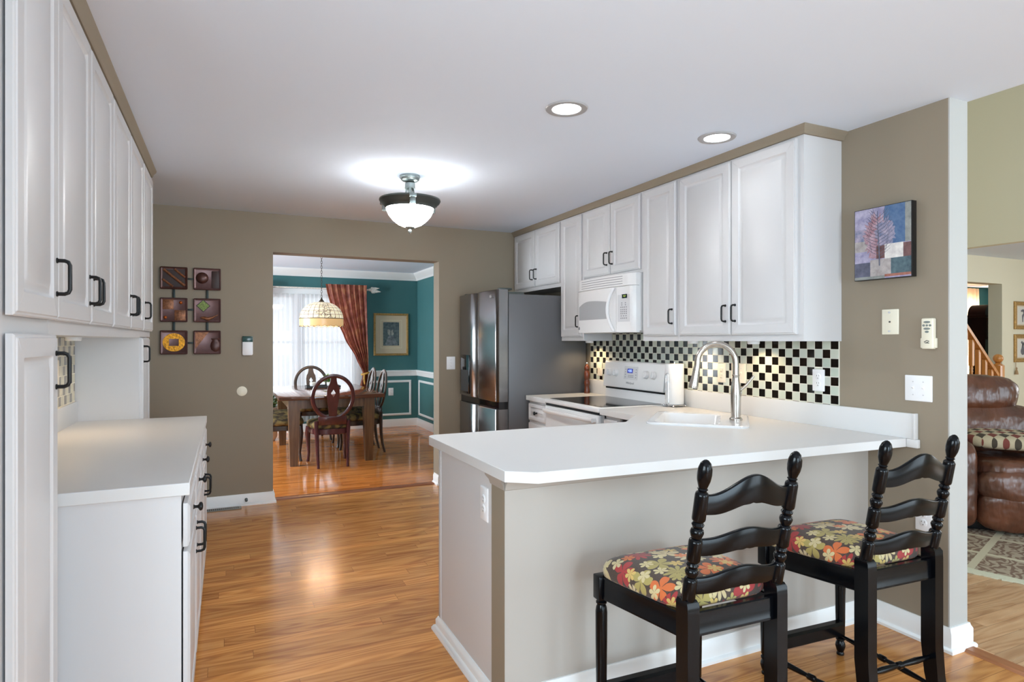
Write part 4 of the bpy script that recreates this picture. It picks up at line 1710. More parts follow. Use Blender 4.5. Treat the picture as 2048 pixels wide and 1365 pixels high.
m.tube([(ax, ay - 0.016, CT1 + 0.013), (ax, ay - 0.014, CT1 + 0.15), (ax, ay - 0.010, CT1 + 0.20), (ax, ay - 0.010, CT1 + 0.222), (ax, ay, CT1 + 0.234), (ax, ay + 0.012, CT1 + 0.222),
        (ax, ay + 0.008, CT1 + 0.205), (ax, ay + 0.016, CT1 + 0.15), (ax, ay + 0.020, CT1 + 0.013)], 0.0022, 8)
obj('tension_arm', m, 'chrome', root)

root = thing('pepper_mill', 'turned reddish wood pepper mill beside the fridge', 'pepper mill', (2.815, 4.545, CT1))
m = MB()
m.lathe([(0.024, 0), (0.025, 0.004), (0.024, 0.03), (0.021, 0.05), (0.0195, 0.058), (0.022, 0.066), (0.025, 0.085), (0.025, 0.098), (0.020, 0.110), (0.0195, 0.118), (0.024, 0.130),
         (0.0255, 0.150), (0.0255, 0.175), (0.022, 0.190), (0.018, 0.197)], (2.815, 4.545, CT1), 24)
obj('body', m, 'pepper_wood', root)
m = MB()
m.lathe([(0.018, 0.198), (0.023, 0.204), (0.024, 0.215), (0.021, 0.232), (0.014, 0.245), (0.008, 0.250)], (2.815, 4.545, CT1), 24)
obj('cap', m, 'pepper_wood', root)
m = MB()
m.lathe([(0.005, 0.250), (0.008, 0.255), (0.008, 0.262), (0.004, 0.268)], (2.815, 4.545, CT1), 14)
obj('knob', m, 'chrome', root)


# ------------------------------------------------------------------ wall plates
def plate(name, label, cat, face, off, u0, u1, v0, v1, kind, mat_='white_plastic', group=None):
    M = faceM(face, off)
    cu, cv = (u0 + u1) / 2, (v0 + v1) / 2
    base = M @ Vector((cu, cv, 0))
    root = thing(name, label, cat, tuple(base), group)
    b = MB(M)
    b.loft([ring(u0, u1, v0, v1, 0.0003, 0, 0.003), ring(u0, u1, v0, v1, 0.003, 0, 0.003), ring(u0, u1, v0, v1, 0.0055, 0.004, 0.003)])
    obj('plate', b, mat_, root)
    if kind == 'outlet':
        for s_ in (1, -1):
            z = cv + s_ * 0.0195
            r = MB(M)
            r.lathe([(0.0168, 0.005), (0.0168, 0.0072), (0.0160, 0.0078)], (cu, z, 0), 20)
            fc = obj('receptacle', r, mat_, root)
            r = MB(M)
            r.box(cu - 0.0075, z + 0.001, 0.0076, cu - 0.0055, z + 0.010, 0.0082)
            r.box(cu + 0.0055, z + 0.002, 0.0076, cu + 0.0075, z + 0.009, 0.0082)
            r.lathe([(0.0024, 0.0076), (0.0024, 0.0082)], (cu, z - 0.008, 0), 10)
            obj('slot', r, 'slot_dark', fc)
    elif kind.startswith('switch'):
        n = int(kind[6:] or 1)
        for i in range(n):
            su = cu + (i - (n - 1) / 2) * 0.046
            r = MB(M)
            r.box(su - 0.005, cv - 0.012, 0.005, su + 0.005, cv + 0.012, 0.0068)
            r.loft([[(su - 0.004, cv - 0.004, 0.006), (su + 0.004, cv - 0.004, 0.006), (su + 0.004, cv + 0.006, 0.006), (su - 0.004, cv + 0.006, 0.006)],
                    [(su - 0.0035, cv + 0.004, 0.016), (su + 0.0035, cv + 0.004, 0.016), (su + 0.0035, cv + 0.009, 0.015), (su - 0.0035, cv + 0.009, 0.015)]])
            obj('toggle', r, mat_, root)
            r = MB(M)
            for s_ in (1, -1):
                r.lathe([(0.0032, 0.005), (0.0030, 0.0064)], (su, cv + s_ * 0.030, 0), 10)
            obj('screw', r, 'appliance_grey', root)
    elif kind == 'phone':
        r = MB(M)
        r.box(cu - 0.008, cv - 0.008, 0.005, cu + 0.008, cv + 0.008, 0.0072)
        obj('jack', r, mat_, root)
        r = MB(M)
        r.box(cu - 0.0045, cv - 0.004, 0.0072, cu + 0.0045, cv + 0.004, 0.0076)
        obj('socket_hole', r, 'slot_dark', root)
        r = MB(M)
        for s_ in (1, -1):
            r.lathe([(0.0036, 0.005), (0.0036, 0.011), (0.0050, 0.0115), (0.0050, 0.013)], (cu, cv + s_ * 0.045, 0), 12)
        obj('stud', r, 'appliance_grey', root)
    return root


plate('switch_plate', 'warm white single switch plate on the tiles just left of the range', 'switch plate', '-x', XR - 0.009, 4.405, 4.475, 1.068, 1.185, 'switch1', 'ivory_warm')
plate('switch_plate', 'wide double plate on the tiles left of the faucet spout', 'switch plate', '-x', XR - 0.009, 2.818, 2.935, 1.106, 1.226, 'switch2', 'ivory_warm')
plate('power_outlet', 'narrow outlet on the tiles behind the faucet spray head', 'outlet', '-x', XR - 0.009, 2.985, 3.055, 1.100, 1.222, 'outlet', 'ivory_warm')
plate('power_outlet', 'white double outlet on the tiles at the right end of the backsplash', 'outlet', '-x', XR - 0.009, 2.272, 2.345, 1.098, 1.214, 'outlet')
plate('phone_jack', 'ivory phone jack plate under the tree canvas', 'phone jack', '-x', XR, 1.880, 1.962, 1.398, 1.518, 'phone', 'ivory_plastic')
plate('switch_plate', 'white double switch plate below the remote on the taupe wall', 'switch plate', '-x', XR, 1.727, 1.850, 1.090, 1.208, 'switch2')
plate('power_outlet', 'white outlet low on the taupe wall behind the right stool', 'outlet', '-x', XR, 1.728, 1.802, 0.500, 0.614, 'outlet')
plate('power_outlet', 'white outlet on the peninsula end panel', 'outlet', '-x', KX, 2.188, 2.262, 0.668, 0.800, 'outlet')
plate('switch_plate', 'white single switch plate left of the fridge on the back wall', 'switch plate', '-y', YB, 1.900, 1.985, 1.092, 1.214, 'switch1')
plate('power_outlet', 'white outlet inside the panel moulding of the teal wall', 'outlet', '-y', DY, 2.330, 2.410, 0.495, 0.615, 'outlet')
plate('power_outlet', 'warm cream outlet on the mosaic behind the pantry handle', 'outlet', '+x', LW + 0.008, 3.66, 3.78, 1.13, 1.27, 'outlet', 'ivory_warm')

# remote in its holder
M = faceM('-x', XR)
root = thing('remote_control', 'cream fan remote in a wall holder right of the phone jack', 'remote control', tuple(M @ Vector((1.738, 1.33, 0))))
b = MB(M)
b.loft([ring(1.711, 1.765, 1.330, 1.470, 0.004, 0, 0.006), ring(1.711, 1.765, 1.330, 1.470, 0.020, 0.001, 0.006), ring(1.711, 1.765, 1.330, 1.470, 0.024, 0.005, 0.006)])
rb = obj('remote', b, 'ivory_plastic', root)
b = MB(M)
b.box(1.704, 1.335, 0.0005, 1.772, 1.380, 0.016, 0.003)
obj('holder', b, 'ivory_plastic', root)
b = MB(M)
for u, v, a, c in ((1.738, 1.452, 0.015, 0.005), (1.752, 1.437, 0.006, 0.005), (1.738, 1.437, 0.005, 0.005), (1.724, 1.437, 0.006, 0.005), (1.738, 1.422, 0.015, 0.005), (1.738, 1.408, 0.009, 0.005)):
    b.M = M @ Matrix.Translation((u, v, 0.0235)) @ Matrix.Diagonal((a, c, 0.0012, 1))
    b.lathe([(1, 0), (1, 1), (0.8, 1.4)], (0, 0, 0), 16)
b.M = M
obj('buttons', b, 'remote_grey', rb)
b = MB(M)
b.tube([(1.750, 1.362, 0.0243), (1.738, 1.369, 0.0243), (1.728, 1.366, 0.0243), (1.734, 1.361, 0.0243), (1.747, 1.358, 0.0243), (1.728, 1.357, 0.0243)], 0.0016, 6)
obj('logo', b, 'slot_dark', rb)

# door chime / keypad and round blank on the back wall
M = faceM('-y', YB)
root = thing('door_sensor', 'small white wall unit with dark green screen left of the dining opening', 'wall unit', tuple(M @ Vector((0.163, 1.245, 0))))
b = MB(M)
b.loft([ring(0.123, 0.203, 1.245, 1.404, 0.001, 0, 0.012), ring(0.123, 0.203, 1.245, 1.404, 0.016, 0, 0.012), ring(0.123, 0.203, 1.245, 1.404, 0.020, 0.005, 0.010)])
obj('housing', b, 'white_plastic', root)
b = MB(M)
b.box(0.1235, 1.355, 0.010, 0.2025, 1.404, 0.0215, 0.003)
obj('screen', b, 'green_screen', root)
b = MB(M)
b.lathe([(0.040, 0.0004), (0.040, 0.003), (0.036, 0.005), (0.001, 0.0055)], (0.120, 0.948, 0), 32)
single('cover_plate', b, 'ivory_plastic', 'round cream blank cover on the back wall below the wall unit', 'cover plate')
b = MB(M)
b.lathe([(0.012, 0.014), (0.012, 0.018), (0.004, 0.020), (0.004, 0.045), (0.011, 0.048), (0.011, 0.060), (0.006, 0.062)], (0.152, 0.052, 0), 14)
single('door_stop', b, 'pewter_dark', 'small dark door stop on the back baseboard', 'door stop')
# floor register
root = thing('floor_vent', 'slotted metal floor vent against the back baseboard', 'vent', (0.0, 5.50, 0.0))
b = MB()
b.box(-0.20, 5.468, 0.0005, 0.115, 5.548, 0.006, 0.002)
obj('frame', b, 'shoe_grey', root)
b = MB()
for k in range(19):
    x = -0.185 + k * 0.0150
    b.box(x, 5.482, 0.0055, x + 0.0085, 5.534, 0.0066)
obj('grille', b, 'slot_dark', root)


# ------------------------------------------------------------------ metal wall art: six linked plaques
AM = faceM('-y', YB)
root = thing('wall_art', 'bronze relief wall art of six linked square plaques on the back wall', 'wall art', tuple(AM @ Vector((-0.245, 1.25, 0))))
cols_ = ((-0.470, -0.292), (-0.258, -0.082 + 0.05))
cols_ = ((-0.470, -0.278), (-0.236, -0.038))
rows_ = ((1.775, 1.950), (1.546, 1.722), (1.318, 1.492))
rows_ = ((1.765, 1.952), (1.525, 1.712), (1.262, 1.472))
rows_ = ((1.775, 1.952), (1.515, 1.707), (1.258, 1.448))


def plaque(ci, ri, mt):
    u0, u1 = cols_[ci]
    v0, v1 = rows_[ri]
    b = MB(AM)
    b.loft([ring(u0, u1, v0, v1, 0.012, 0, 0.008), ring(u0, u1, v0, v1, 0.020, 0, 0.008), ring(u0, u1, v0, v1, 0.026, 0.006, 0.008), ring(u0, u1, v0, v1, 0.021, 0.016, 0.006)])
    p = obj('plaque', b, mt, root)
    return p, (u0 + u1) / 2, (v0 + v1) / 2, u0, u1, v0, v1


W0 = 0.021
p, cu, cv, u0, u1, v0, v1 = plaque(0, 0, 'bronze_brown')
b = MB(AM)
b.tube([(u0 + 0.025, v1 - 0.022, W0 + 0.004), (u1 - 0.02, v0 + 0.028, W0 + 0.004)], 0.011, 8)
b.tube([(u0 + 0.10, v1 - 0.018, W0 + 0.003), (u1 - 0.018, v0 + 0.095, W0 + 0.003)], 0.009, 8)
b.tube([(u0 + 0.018, v1 - 0.10, W0 + 0.003), (u0 + 0.09, v0 + 0.02, W0 + 0.003)], 0.009, 8)
obj('relief', b, 'copper_relief', p)
b = MB(AM)
b.loft([ring(u0 + 0.02, u1 - 0.02, v0 + 0.02, v1 - 0.02, W0 - 0.002, 0, 0.004), ring(u0 + 0.02, u1 - 0.02, v0 + 0.02, v1 - 0.02, W0 + 0.0015, 0, 0.004)])
obj('relief_ground', b, 'bronze_dark', p)
p, cu, cv, u0, u1, v0, v1 = plaque(1, 0, 'bronze_plum')
b = MB(AM)
b.ball((u0 + 0.062, cv + 0.008, W0), 0.046, 24, 12, 1, 1, 0.5)
obj('boss', b, 'bronze_brown', p)
b = MB(AM)
b.box(u1 - 0.068, v0 + 0.016, W0 - 0.002, u1 - 0.012, v1 - 0.022, W0 + 0.004, 0.002)
obj('relief', b, 'bronze_dark', p)
p, cu, cv, u0, u1, v0, v1 = plaque(0, 1, 'bronze_plum')
b = MB(AM)
b.box(u0 + 0.018, cv + 0.004, W0 - 0.002, cu - 0.002, v1 - 0.014, W0 + 0.004, 0.002)
b.box(cu + 0.004, v0 + 0.012, W0 - 0.002, u1 - 0.014, cv - 0.002, W0 + 0.004, 0.002)
obj('relief', b, 'copper_relief', p)
b = MB(AM)
b.ball((cu + 0.048, cv + 0.058, W0), 0.013, 14, 8)
b.ball((cu - 0.06, cv - 0.060, W0), 0.013, 14, 8)
obj('bead', b, 'amber_bead', p)
p, cu, cv, u0, u1, v0, v1 = plaque(1, 1, 'bronze_plum')
b = MB(AM)
d = 0.052
c_ = (u0 + 0.070, cv + 0.036)
b.prism([(c_[0] + d, c_[1]), (c_[0], c_[1] + d), (c_[0] - d, c_[1]), (c_[0], c_[1] - d)], W0 - 0.002, W0 + 0.002)
rl = obj('relief', b, 'bronze_dark', p)
b = MB(AM)
d = 0.044
b.prism([(c_[0] + d, c_[1]), (c_[0], c_[1] + d), (c_[0] - d, c_[1]), (c_[0], c_[1] - d)], W0 + 0.001, W0 + 0.005)
obj('moss_inlay', b, 'moss_relief', p)
b = MB(AM)
b.tube([(u0 + 0.050, v0 + 0.036, W0 + 0.003), (u0 + 0.075, v0 + 0.036, W0 + 0.005), (u0 + 0.105, v0 + 0.026, W0 + 0.006), (u0 + 0.140, v0 + 0.040, W0 + 0.004), (u0 + 0.176, v0 + 0.062, W0 + 0.002)],
       [0.004, 0.013, 0.015, 0.008, 0.002], 10)
obj('bird', b, 'copper_relief', p)
p, cu, cv, u0, u1, v0, v1 = plaque(0, 2, 'bronze_plum')
b = MB(AM)
outer = [(cu + 0.078 * math.cos(2 * PI * k / 32), cv + 0.072 * math.sin(2 * PI * k / 32)) for k in range(32)]
sq = [(cu - 0.034, cv - 0.028), (cu + 0.034, cv - 0.028), (cu + 0.034, cv + 0.028), (cu - 0.034, cv + 0.028)]
b.prism(outer, W0 - 0.002, W0 + 0.004, 'xy', [sq])
obj('ring_relief', b, 'gold_relief', p)
p, cu, cv, u0, u1, v0, v1 = plaque(1, 2, 'bronze_plum')
b = MB(AM)
b.prism([(u0 + 0.012, v0 + 0.04), (u0 + 0.108, v1 - 0.014), (u0 + 0.012, v1 - 0.014)], W0 - 0.002, W0 + 0.004)
obj('relief', b, 'copper_relief', p)
b = MB(AM)
b.lathe([(0.006, -0.052), (0.030, -0.035), (0.038, -0.005), (0.033, 0.022), (0.022, 0.038), (0.030, 0.050), (0.034, 0.056)], (0, 0, 0), 20, 'y')
for v in b.bm.verts:
    loc_ = AM.inverted() @ v.co
    loc_ = Vector((loc_.x + u1 - 0.040, loc_.y + v0 + 0.070, W0 + max(-0.001, loc_.z * 0.3)))
    v.co = AM @ loc_
obj('vase_relief', b, 'bronze_brown', p)
for u0, v0, u1, v1 in ((-0.285, 1.855, -0.232, 1.868), (-0.384, 1.700, -0.366, 1.780), (-0.146, 1.700, -0.128, 1.780), (-0.285, 1.608, -0.232, 1.622), (-0.384, 1.440, -0.366, 1.520), (-0.146, 1.440, -0.128, 1.520), (-0.285, 1.342, -0.232, 1.356)):
    b = MB(AM)
    b.box(u0, v0, 0.0005, u1, v1, 0.014, 0.001)
    obj('link_strap', b, 'iron_strap', root)


# ------------------------------------------------------------------ tree canvas on the right wall
AM = faceM('-x', XR)
U0, U1, V0, V1 = 1.797, 2.082, 1.664, 2.014
root = thing('canvas_painting', 'black-edged canvas of a bare winter tree over coloured blocks', 'painting', tuple(AM @ Vector(((U0 + U1) / 2, V0, 0))))
b = MB(AM)
b.box(U0, V0, 0.002, U1, V1, 0.036, 0.001)
obj('canvas', b, 'black_plastic', root)
CW, CH = U1 - U0, V1 - V0


def art(mt, poly, w_, name='painted_block'):
    """poly in canvas fractions: 0,0 at the lower left as seen, 1,1 upper right"""
    q = MB(AM)
    pts = [(U1 - 0.003 - a * (CW - 0.006), V0 + 0.003 + c * (CH - 0.006)) for a, c in poly]
    q.prism(pts, 0.0355, w_)
    obj(name, q, mt, root)


def rect(a0, c0, a1, c1):
    return [(a0, c0), (a1, c0), (a1, c1), (a0, c1)]


art('art_lilac', rect(0, 0, 1, 1), 0.0364)
art('art_sky', rect(0.0, 0.55, 0.5, 0.72), 0.0366)
art('art_grey', rect(0.0, 0.40, 0.30, 0.55), 0.0367)
art('art_blue', [(0.62, 0.47), (0.9, 0.47), (0.9, 1.0), (0.55, 1.0), (0.52, 0.78)], 0.0367)
art('art_olive', rect(0.9, 0.47, 1, 1), 0.0366)
rj = random.Random(21)
tr_ = [(0.42 + 0.27 * math.cos(a) * jj, 0.60 + 0.33 * math.sin(a) * jj) for a, jj in [(2 * PI * k / 64, rj.uniform(0.72, 1.08)) for k in range(64)]]
art('art_pink', tr_, 0.0368, 'painted_crown')
tr_ = [(0.56 + 0.18 * math.cos(a) * jj, 0.62 + 0.24 * math.sin(a) * jj) for a, jj in [(2 * PI * k / 54, rj.uniform(0.66, 1.12)) for k in range(54)]]
art('art_sky', tr_, 0.03685, 'painted_crown')
art('art_brown', rect(0.40, 0.28, 0.55, 0.46), 0.0369)
art('art_white', rect(0.55, 0.27, 0.87, 0.47), 0.0370)
art('art_brown', rect(0.87, 0.27, 1, 0.46), 0.0369)
art('art_slate', rect(0, 0.04, 0.29, 0.24), 0.0370)
art('art_grey', rect(0.29, 0.03, 0.66, 0.27), 0.0369)
art('art_teal', rect(0.66, 0.04, 1, 0.27), 0.0370)
art('art_rust', rect(0.55, 0.02, 1, 0.055), 0.0371)
art('art_olive', rect(0, 0, 0.55, 0.04), 0.0370)
q = MB(AM)


def cpt(a, c):
    return (U1 - 0.003 - a * (CW - 0.006), V0 + 0.003 + c * (CH - 0.006), 0.0372)


rnd = random.Random(3)
q.tube([cpt(0.46, 0.18), cpt(0.45, 0.45), cpt(0.43, 0.7), cpt(0.42, 0.95)], [0.0030, 0.0026, 0.0018, 0.0008], 6)
for k in range(26):
    c = 0.30 + 0.6 * k / 26
    L = 0.30 * (1 - abs(c - 0.52) * 1.35)
    s_ = -1 if k % 2 else 1
    q.tube([cpt(0.45 - (c - 0.4) * 0.06, c), cpt(0.44 + s_ * L * 0.5, c + 0.05), cpt(0.44 + s_ * L, c + 0.10 + rnd.random() * 0.05)], [0.0012, 0.0009, 0.0005], 5)
    q.tube([cpt(0.44 + s_ * L * 0.5, c + 0.05), cpt(0.44 + s_ * L * 0.72, c + 0.14)], [0.0008, 0.0004], 5)
obj('painted_tree', q, 'art_slate', root)


# ------------------------------------------------------------------ ceiling lights
GL = 'recessed ceiling lights'
for lab, x, y in (('round recessed ceiling light over the middle of the kitchen', 1.425, 2.478), ('round recessed ceiling light close to the wall cabinets', 2.348, 2.499)):
    root = thing('recessed_light', lab, 'ceiling light', (x, y, H - 0.006), GL)
    b = MB()
    b.lathe([(0.0665, H - 0.0002), (0.0675, H - 0.005), (0.078, H - 0.008), (0.094, H - 0.006), (0.098, H - 0.0005)], (x, y, 0), 40, cap=False)
    obj('trim_ring', b, 'baffle_grey', root)
    b = MB()
    b.lathe([(0.066, H - 0.0016), (0.066, H - 0.0006)], (x, y, 0), 40)
    obj('lens', b, 'lit_lens', root)
    l = bpy.data.lights.new('downlight', 'SPOT')
    l.energy = 20 if x < 2 else 3
    l.spot_size = math.radians(140)
    l.spot_blend = 0.8
    l.shadow_soft_size = 0.07
    l.color = (0.90, 0.965, 1.0)
    o = bpy.data.objects.new('downlight', l)
    COL.objects.link(o)
    o.location = (x, y, H - 0.02)

lx, ly = 1.086, 3.923
root = thing('semi_flush_light', 'lit frosted bowl light with pewter rim on the kitchen ceiling', 'ceiling light', (lx, ly, 2.06))
b = MB()
b.lathe([(0.066, H), (0.066, H - 0.012), (0.062, H - 0.014), (0.060, H - 0.026), (0.052, H - 0.034), (0.030, H - 0.040), (0.020, H - 0.043)], (lx, ly, 0), 32)
obj('canopy', b, 'pewter', root)
b = MB()
b.lathe([(0.020, H - 0.043), (0.034, H - 0.050), (0.034, H - 0.082), (0.020, H - 0.086)], (lx, ly, 0), 24)
obj('stem', b, 'pewter', root)
for k in range(3):
    a = -1.75 + 2 * PI * k / 3
    b = MB()
    ca, sa = math.cos(a), math.sin(a)
    b.tube([(lx + ca * 0.024, ly + sa * 0.024, H - 0.078), (lx + ca * 0.030, ly + sa * 0.030, H - 0.12), (lx + ca * 0.060, ly + sa * 0.060, H - 0.150), (lx + ca * 0.120, ly + sa * 0.120, H - 0.166),
            (lx + ca * 0.186, ly + sa * 0.186, H - 0.160)], 1.0, 8, flat=(0.006, 0.017))
    b.M = Matrix.Translation((lx + ca * 0.190, ly + sa * 0.190, H - 0.168)) @ Matrix.Rotation(a, 4, 'Z')
    b.box(-0.014, -0.022, -0.012, 0.016, 0.022, 0.010, 0.003)
    b.box(-0.030, -0.018, -0.052, 0.004, 0.018, -0.012, 0.003)
    obj('arm', b, 'pewter', root)
b = MB()
b.lathe([(0.196, 2.285), (0.198, 2.276), (0.190, 2.262), (0.170, 2.248), (0.160, 2.232), (0.157, 2.224), (0.153, 2.224), (0.156, 2.236), (0.166, 2.254), (0.184, 2.270), (0.188, 2.283)], (lx, ly, 0), 48, cap=False)
obj('rim', b, 'pewter_dark', root)
b = MB()
b.lathe([(0.154, 2.232), (0.150, 2.212), (0.135, 2.180), (0.110, 2.150), (0.075, 2.122), (0.035, 2.106), (0.012, 2.104)], (lx, ly, 0), 40, cap=False)
obj('glass_bowl', b, 'lit_glass', root)
b = MB()
b.lathe([(0.139, 2.262), (0.139, 2.266), (0.030, 2.276), (0.001, 2.276)], (lx, ly, 0), 40)
b.lathe([(0.012, 2.276), (0.012, 2.36)], (lx, ly, 0), 12)
obj('glow_shield', b, 'pewter', root)  # added disc closing the bowl top, holds back glow on the ceiling
b = MB()
b.lathe([(0.034, 2.113), (0.031, 2.104), (0.022, 2.097), (0.010, 2.093), (0.010, 2.088), (0.013, 2.082), (0.012, 2.074), (0.005, 2.064), (0.001, 2.060)], (lx, ly, 0), 24)
obj('finial', b, 'pewter', root)
for k in range(3):      # three bulbs in the bowl, shining up to the ceiling
    a = 0.6 + 2 * PI * k / 3
    l = bpy.data.lights.new('bowl_bulb', 'POINT')
    l.energy = 0.5
    l.shadow_soft_size = 0.03
    l.color = (0.90, 0.965, 1.0)
    o = bpy.data.objects.new('bowl_bulb', l)
    COL.objects.link(o)
    o.location = (lx + 0.14 * math.cos(a), ly + 0.14 * math.sin(a), 2.285)

# puck lights under the cabinets
GP = 'puck lights under the wall cabinets'
for lab, x, y, z, pw in (('warm puck light under the cabinet beside the fridge', 2.775, 4.44, 1.365, 1.5), ('warm puck light under the cabinet right of the microwave', 2.775, 3.17, 1.365, 1.5),
                         ('warm puck light under the wide end cabinet', 2.775, 2.66, 1.365, 1.2), ('warm puck light under the left wall cabinets', -0.66, 3.55, 1.385, 1.6)):
    root = thing('puck_light', lab, 'cabinet light', (x, y, z - 0.018), GP)
    b = MB()
    b.lathe([(0.034, -0.0005), (0.034, -0.014), (0.030, -0.018), (0.026, -0.016)], (x, y, z), 24)
    obj('housing', b, 'white_plastic', root)
    l = bpy.data.lights.new('puck_lamp', 'SPOT')
    l.energy = pw * 2.1
    l.spot_size = math.radians(150)
    l.spot_blend = 0.6
    l.shadow_soft_size = 0.02
    l.color = (1.0, 0.72, 0.40)
    o = bpy.data.objects.new('puck_lamp', l)
    COL.objects.link(o)
    o.location = (x, y, z - 0.024)


# ------------------------------------------------------------------ counter stools
def cushion(mb, outline_fn, levels, n=48):
    """dome built of rings; outline_fn(a) -> (x, y); levels: (scale, z); UVs follow the cloth over the edge"""
    rings_, uvs = [], []
    for sc_, z in levels:
        rings_.append([(outline_fn(2 * PI * k / n)[0] * sc_, outline_fn(2 * PI * k / n)[1] * sc_, z(outline_fn(2 * PI * k / n)[1] * sc_) if callable(z) else z) for k in range(n)])
    m_ = len(levels)
    dist = [[0.0] * n for _ in range(m_)]
    for k in range(n):
        p = Vector(rings_[m_ - 1][k])
        dist[m_ - 1][k] = Vector((p.x, p.y)).length
        for j in range(m_ - 2, -1, -1):
            dist[j][k] = dist[j + 1][k] + (Vector(rings_[j][k]) - Vector(rings_[j + 1][k])).length
    for j in range(m_):
        row = []
        for k in range(n):
            x, y = outline_fn(2 * PI * k / n)
            L = math.hypot(x, y)
            row.append((x / L * dist[j][k], y / L * dist[j][k]))
        uvs.append(row)
    mb.loft(rings_, True, True, uvs)


def soft_quad(wf, wb, yf, yb, p=5.0):
    """rounded trapezoid outline around the origin: half widths wf (front) and wb (back)"""
    cy = (yf + yb) / 2
    hy = (yf - yb) / 2

    def fn(a):
        c_, s_ = math.cos(a), math.sin(a)
        r_ = (abs(c_) ** p + abs(s_) ** p) ** (-1 / p)
        u, v = c_ * r_, s_ * r_
        hw = wb + (wf - wb) * (v + 1) / 2
        return (u * hw, cy + v * hy)
    return fn


SWB, SWF, SD = 0.172, 0.2105, 0.212     # half back width, half front width, half depth
TILT = math.atan2(0.081, 0.428)
root = thing('counter_stool', 'left black ladder-back counter stool with floral seat, nearest the aisle', 'stool', (0, 0, 0), 'black counter stools with floral seats')
stool = root
for s_ in (-1, 1):
    m = MB()
    x, y = s_ * SWF, SD
    m.box(x - 0.022, y - 0.022, 0.450, x + 0.022, y + 0.022, 0.536, 0.004)
    m.lathe([(0.012, 0.452), (0.013, 0.447), (0.0195, 0.441), (0.0195, 0.436), (0.0150, 0.431), (0.0190, 0.422), (0.0212, 0.405), (0.0208, 0.30), (0.0192, 0.16), (0.0178, 0.085), (0.0130, 0.078),
             (0.0185, 0.072), (0.0185, 0.066), (0.0140, 0.061), (0.0190, 0.050), (0.0205, 0.038), (0.0160, 0.022), (0.0125, 0.013), (0.0155, 0.007), (0.0150, 0.0)], (x, y, 0), 20)
    obj('front_leg', m, 'stool_black', root)
for s_ in (-1, 1):
    m = MB()
    x = s_ * SWB
    secs = []
    for z, dy, a, b_ in ((0.0, -0.042, 0.019, 0.022), (0.06, -0.026, 0.020, 0.023), (0.14, -0.010, 0.021, 0.025), (0.25, 0.0, 0.0215, 0.027), (0.57, 0.0, 0.0215, 0.027), (0.596, 0.001, 0.0215, 0.0265), (0.607, 0.004, 0.0185, 0.021)):
        yy = -SD + dy
        secs.append([(x - a, yy - b_, z), (x + a, yy - b_, z), (x + a, yy + b_, z), (x - a, yy + b_, z)])
    m.loft(secs)
    T = Matrix.Translation((x, -SD, 0.600)) @ Matrix.Rotation(TILT, 4, 'X')
    m.M = T
    k_ = 1 / math.cos(TILT)
    pr = [(0.0195, 0.0), (0.0200, 0.003), (0.0203, 0.068), (0.0185, 0.073), (0.0130, 0.078), (0.0175, 0.088), (0.0200, 0.096), (0.0180, 0.104), (0.0125, 0.109), (0.0165, 0.114), (0.0185, 0.119), (0.0160, 0.124), (0.0140, 0.127),
          (0.0195, 0.133), (0.0203, 0.138), (0.0203, 0.192), (0.0185, 0.198), (0.0130, 0.202), (0.0175, 0.212), (0.0202, 0.222), (0.0180, 0.231), (0.0125, 0.236), (0.0165, 0.242), (0.0185, 0.247), (0.0155, 0.252), (0.0135, 0.255),
          (0.0190, 0.261), (0.0200, 0.266), (0.0196, 0.338), (0.0180, 0.345), (0.0120, 0.350), (0.0125, 0.354), (0.0155, 0.357), (0.0120, 0.361), (0.0140, 0.366), (0.0195, 0.385), (0.0212, 0.402), (0.0200, 0.420), (0.0150, 0.436), (0.0070, 0.4445), (0.0010, 0.447)]
    m.lathe([(r_, h_ * 0.432 / 0.447 * k_) for r_, h_ in pr], (0, 0, 0), 20)
    obj('back_post', m, 'stool_black', root)
for zt_, zb_, at, ab in ((0.926, 0.868, 0.056, 0.030), (0.792, 0.742, 0.026, 0.014), (0.672, 0.622, 0.026, 0.014)):
    m = MB()
    T = Matrix.Translation((0, -SD, 0.600)) @ Matrix.Rotation(TILT, 4, 'X')
    m.M = T
    n = 28
    hw = SWB - 0.012
    rows = []
    for k in range(n + 1):
        s_ = -1 + 2 * k / n
        x = hw * s_
        a = abs(s_)
        hump = 0.5 * (1 + math.cos(PI * min(1, a / 0.92))) if a < 0.92 else 0.0
        lo = 0.5 * (1 + math.cos(PI * min(1, a / 0.85))) if a < 0.85 else 0.0
        notch = 0.004 * max(0, 1 - abs(a - 0.10) / 0.08) if ab > 0 else 0
        zt2 = (zt_ - 0.600) / math.cos(TILT) + at * hump
        zb2 = (zb_ - 0.600) / math.cos(TILT) + ab * lo - notch
        bow = -0.020 * (1 - s_ * s_)
        rows.append([(x, bow - 0.0065, zb2), (x, bow - 0.0065, zt2 - 0.002), (x, bow - 0.0045, zt2), (x, bow + 0.0045, zt2), (x, bow + 0.0065, zt2 - 0.002), (x, bow + 0.0065, zb2)])
    m.loft(rows)
    obj('back_slat', m, 'stool_black', root, sharp=50)


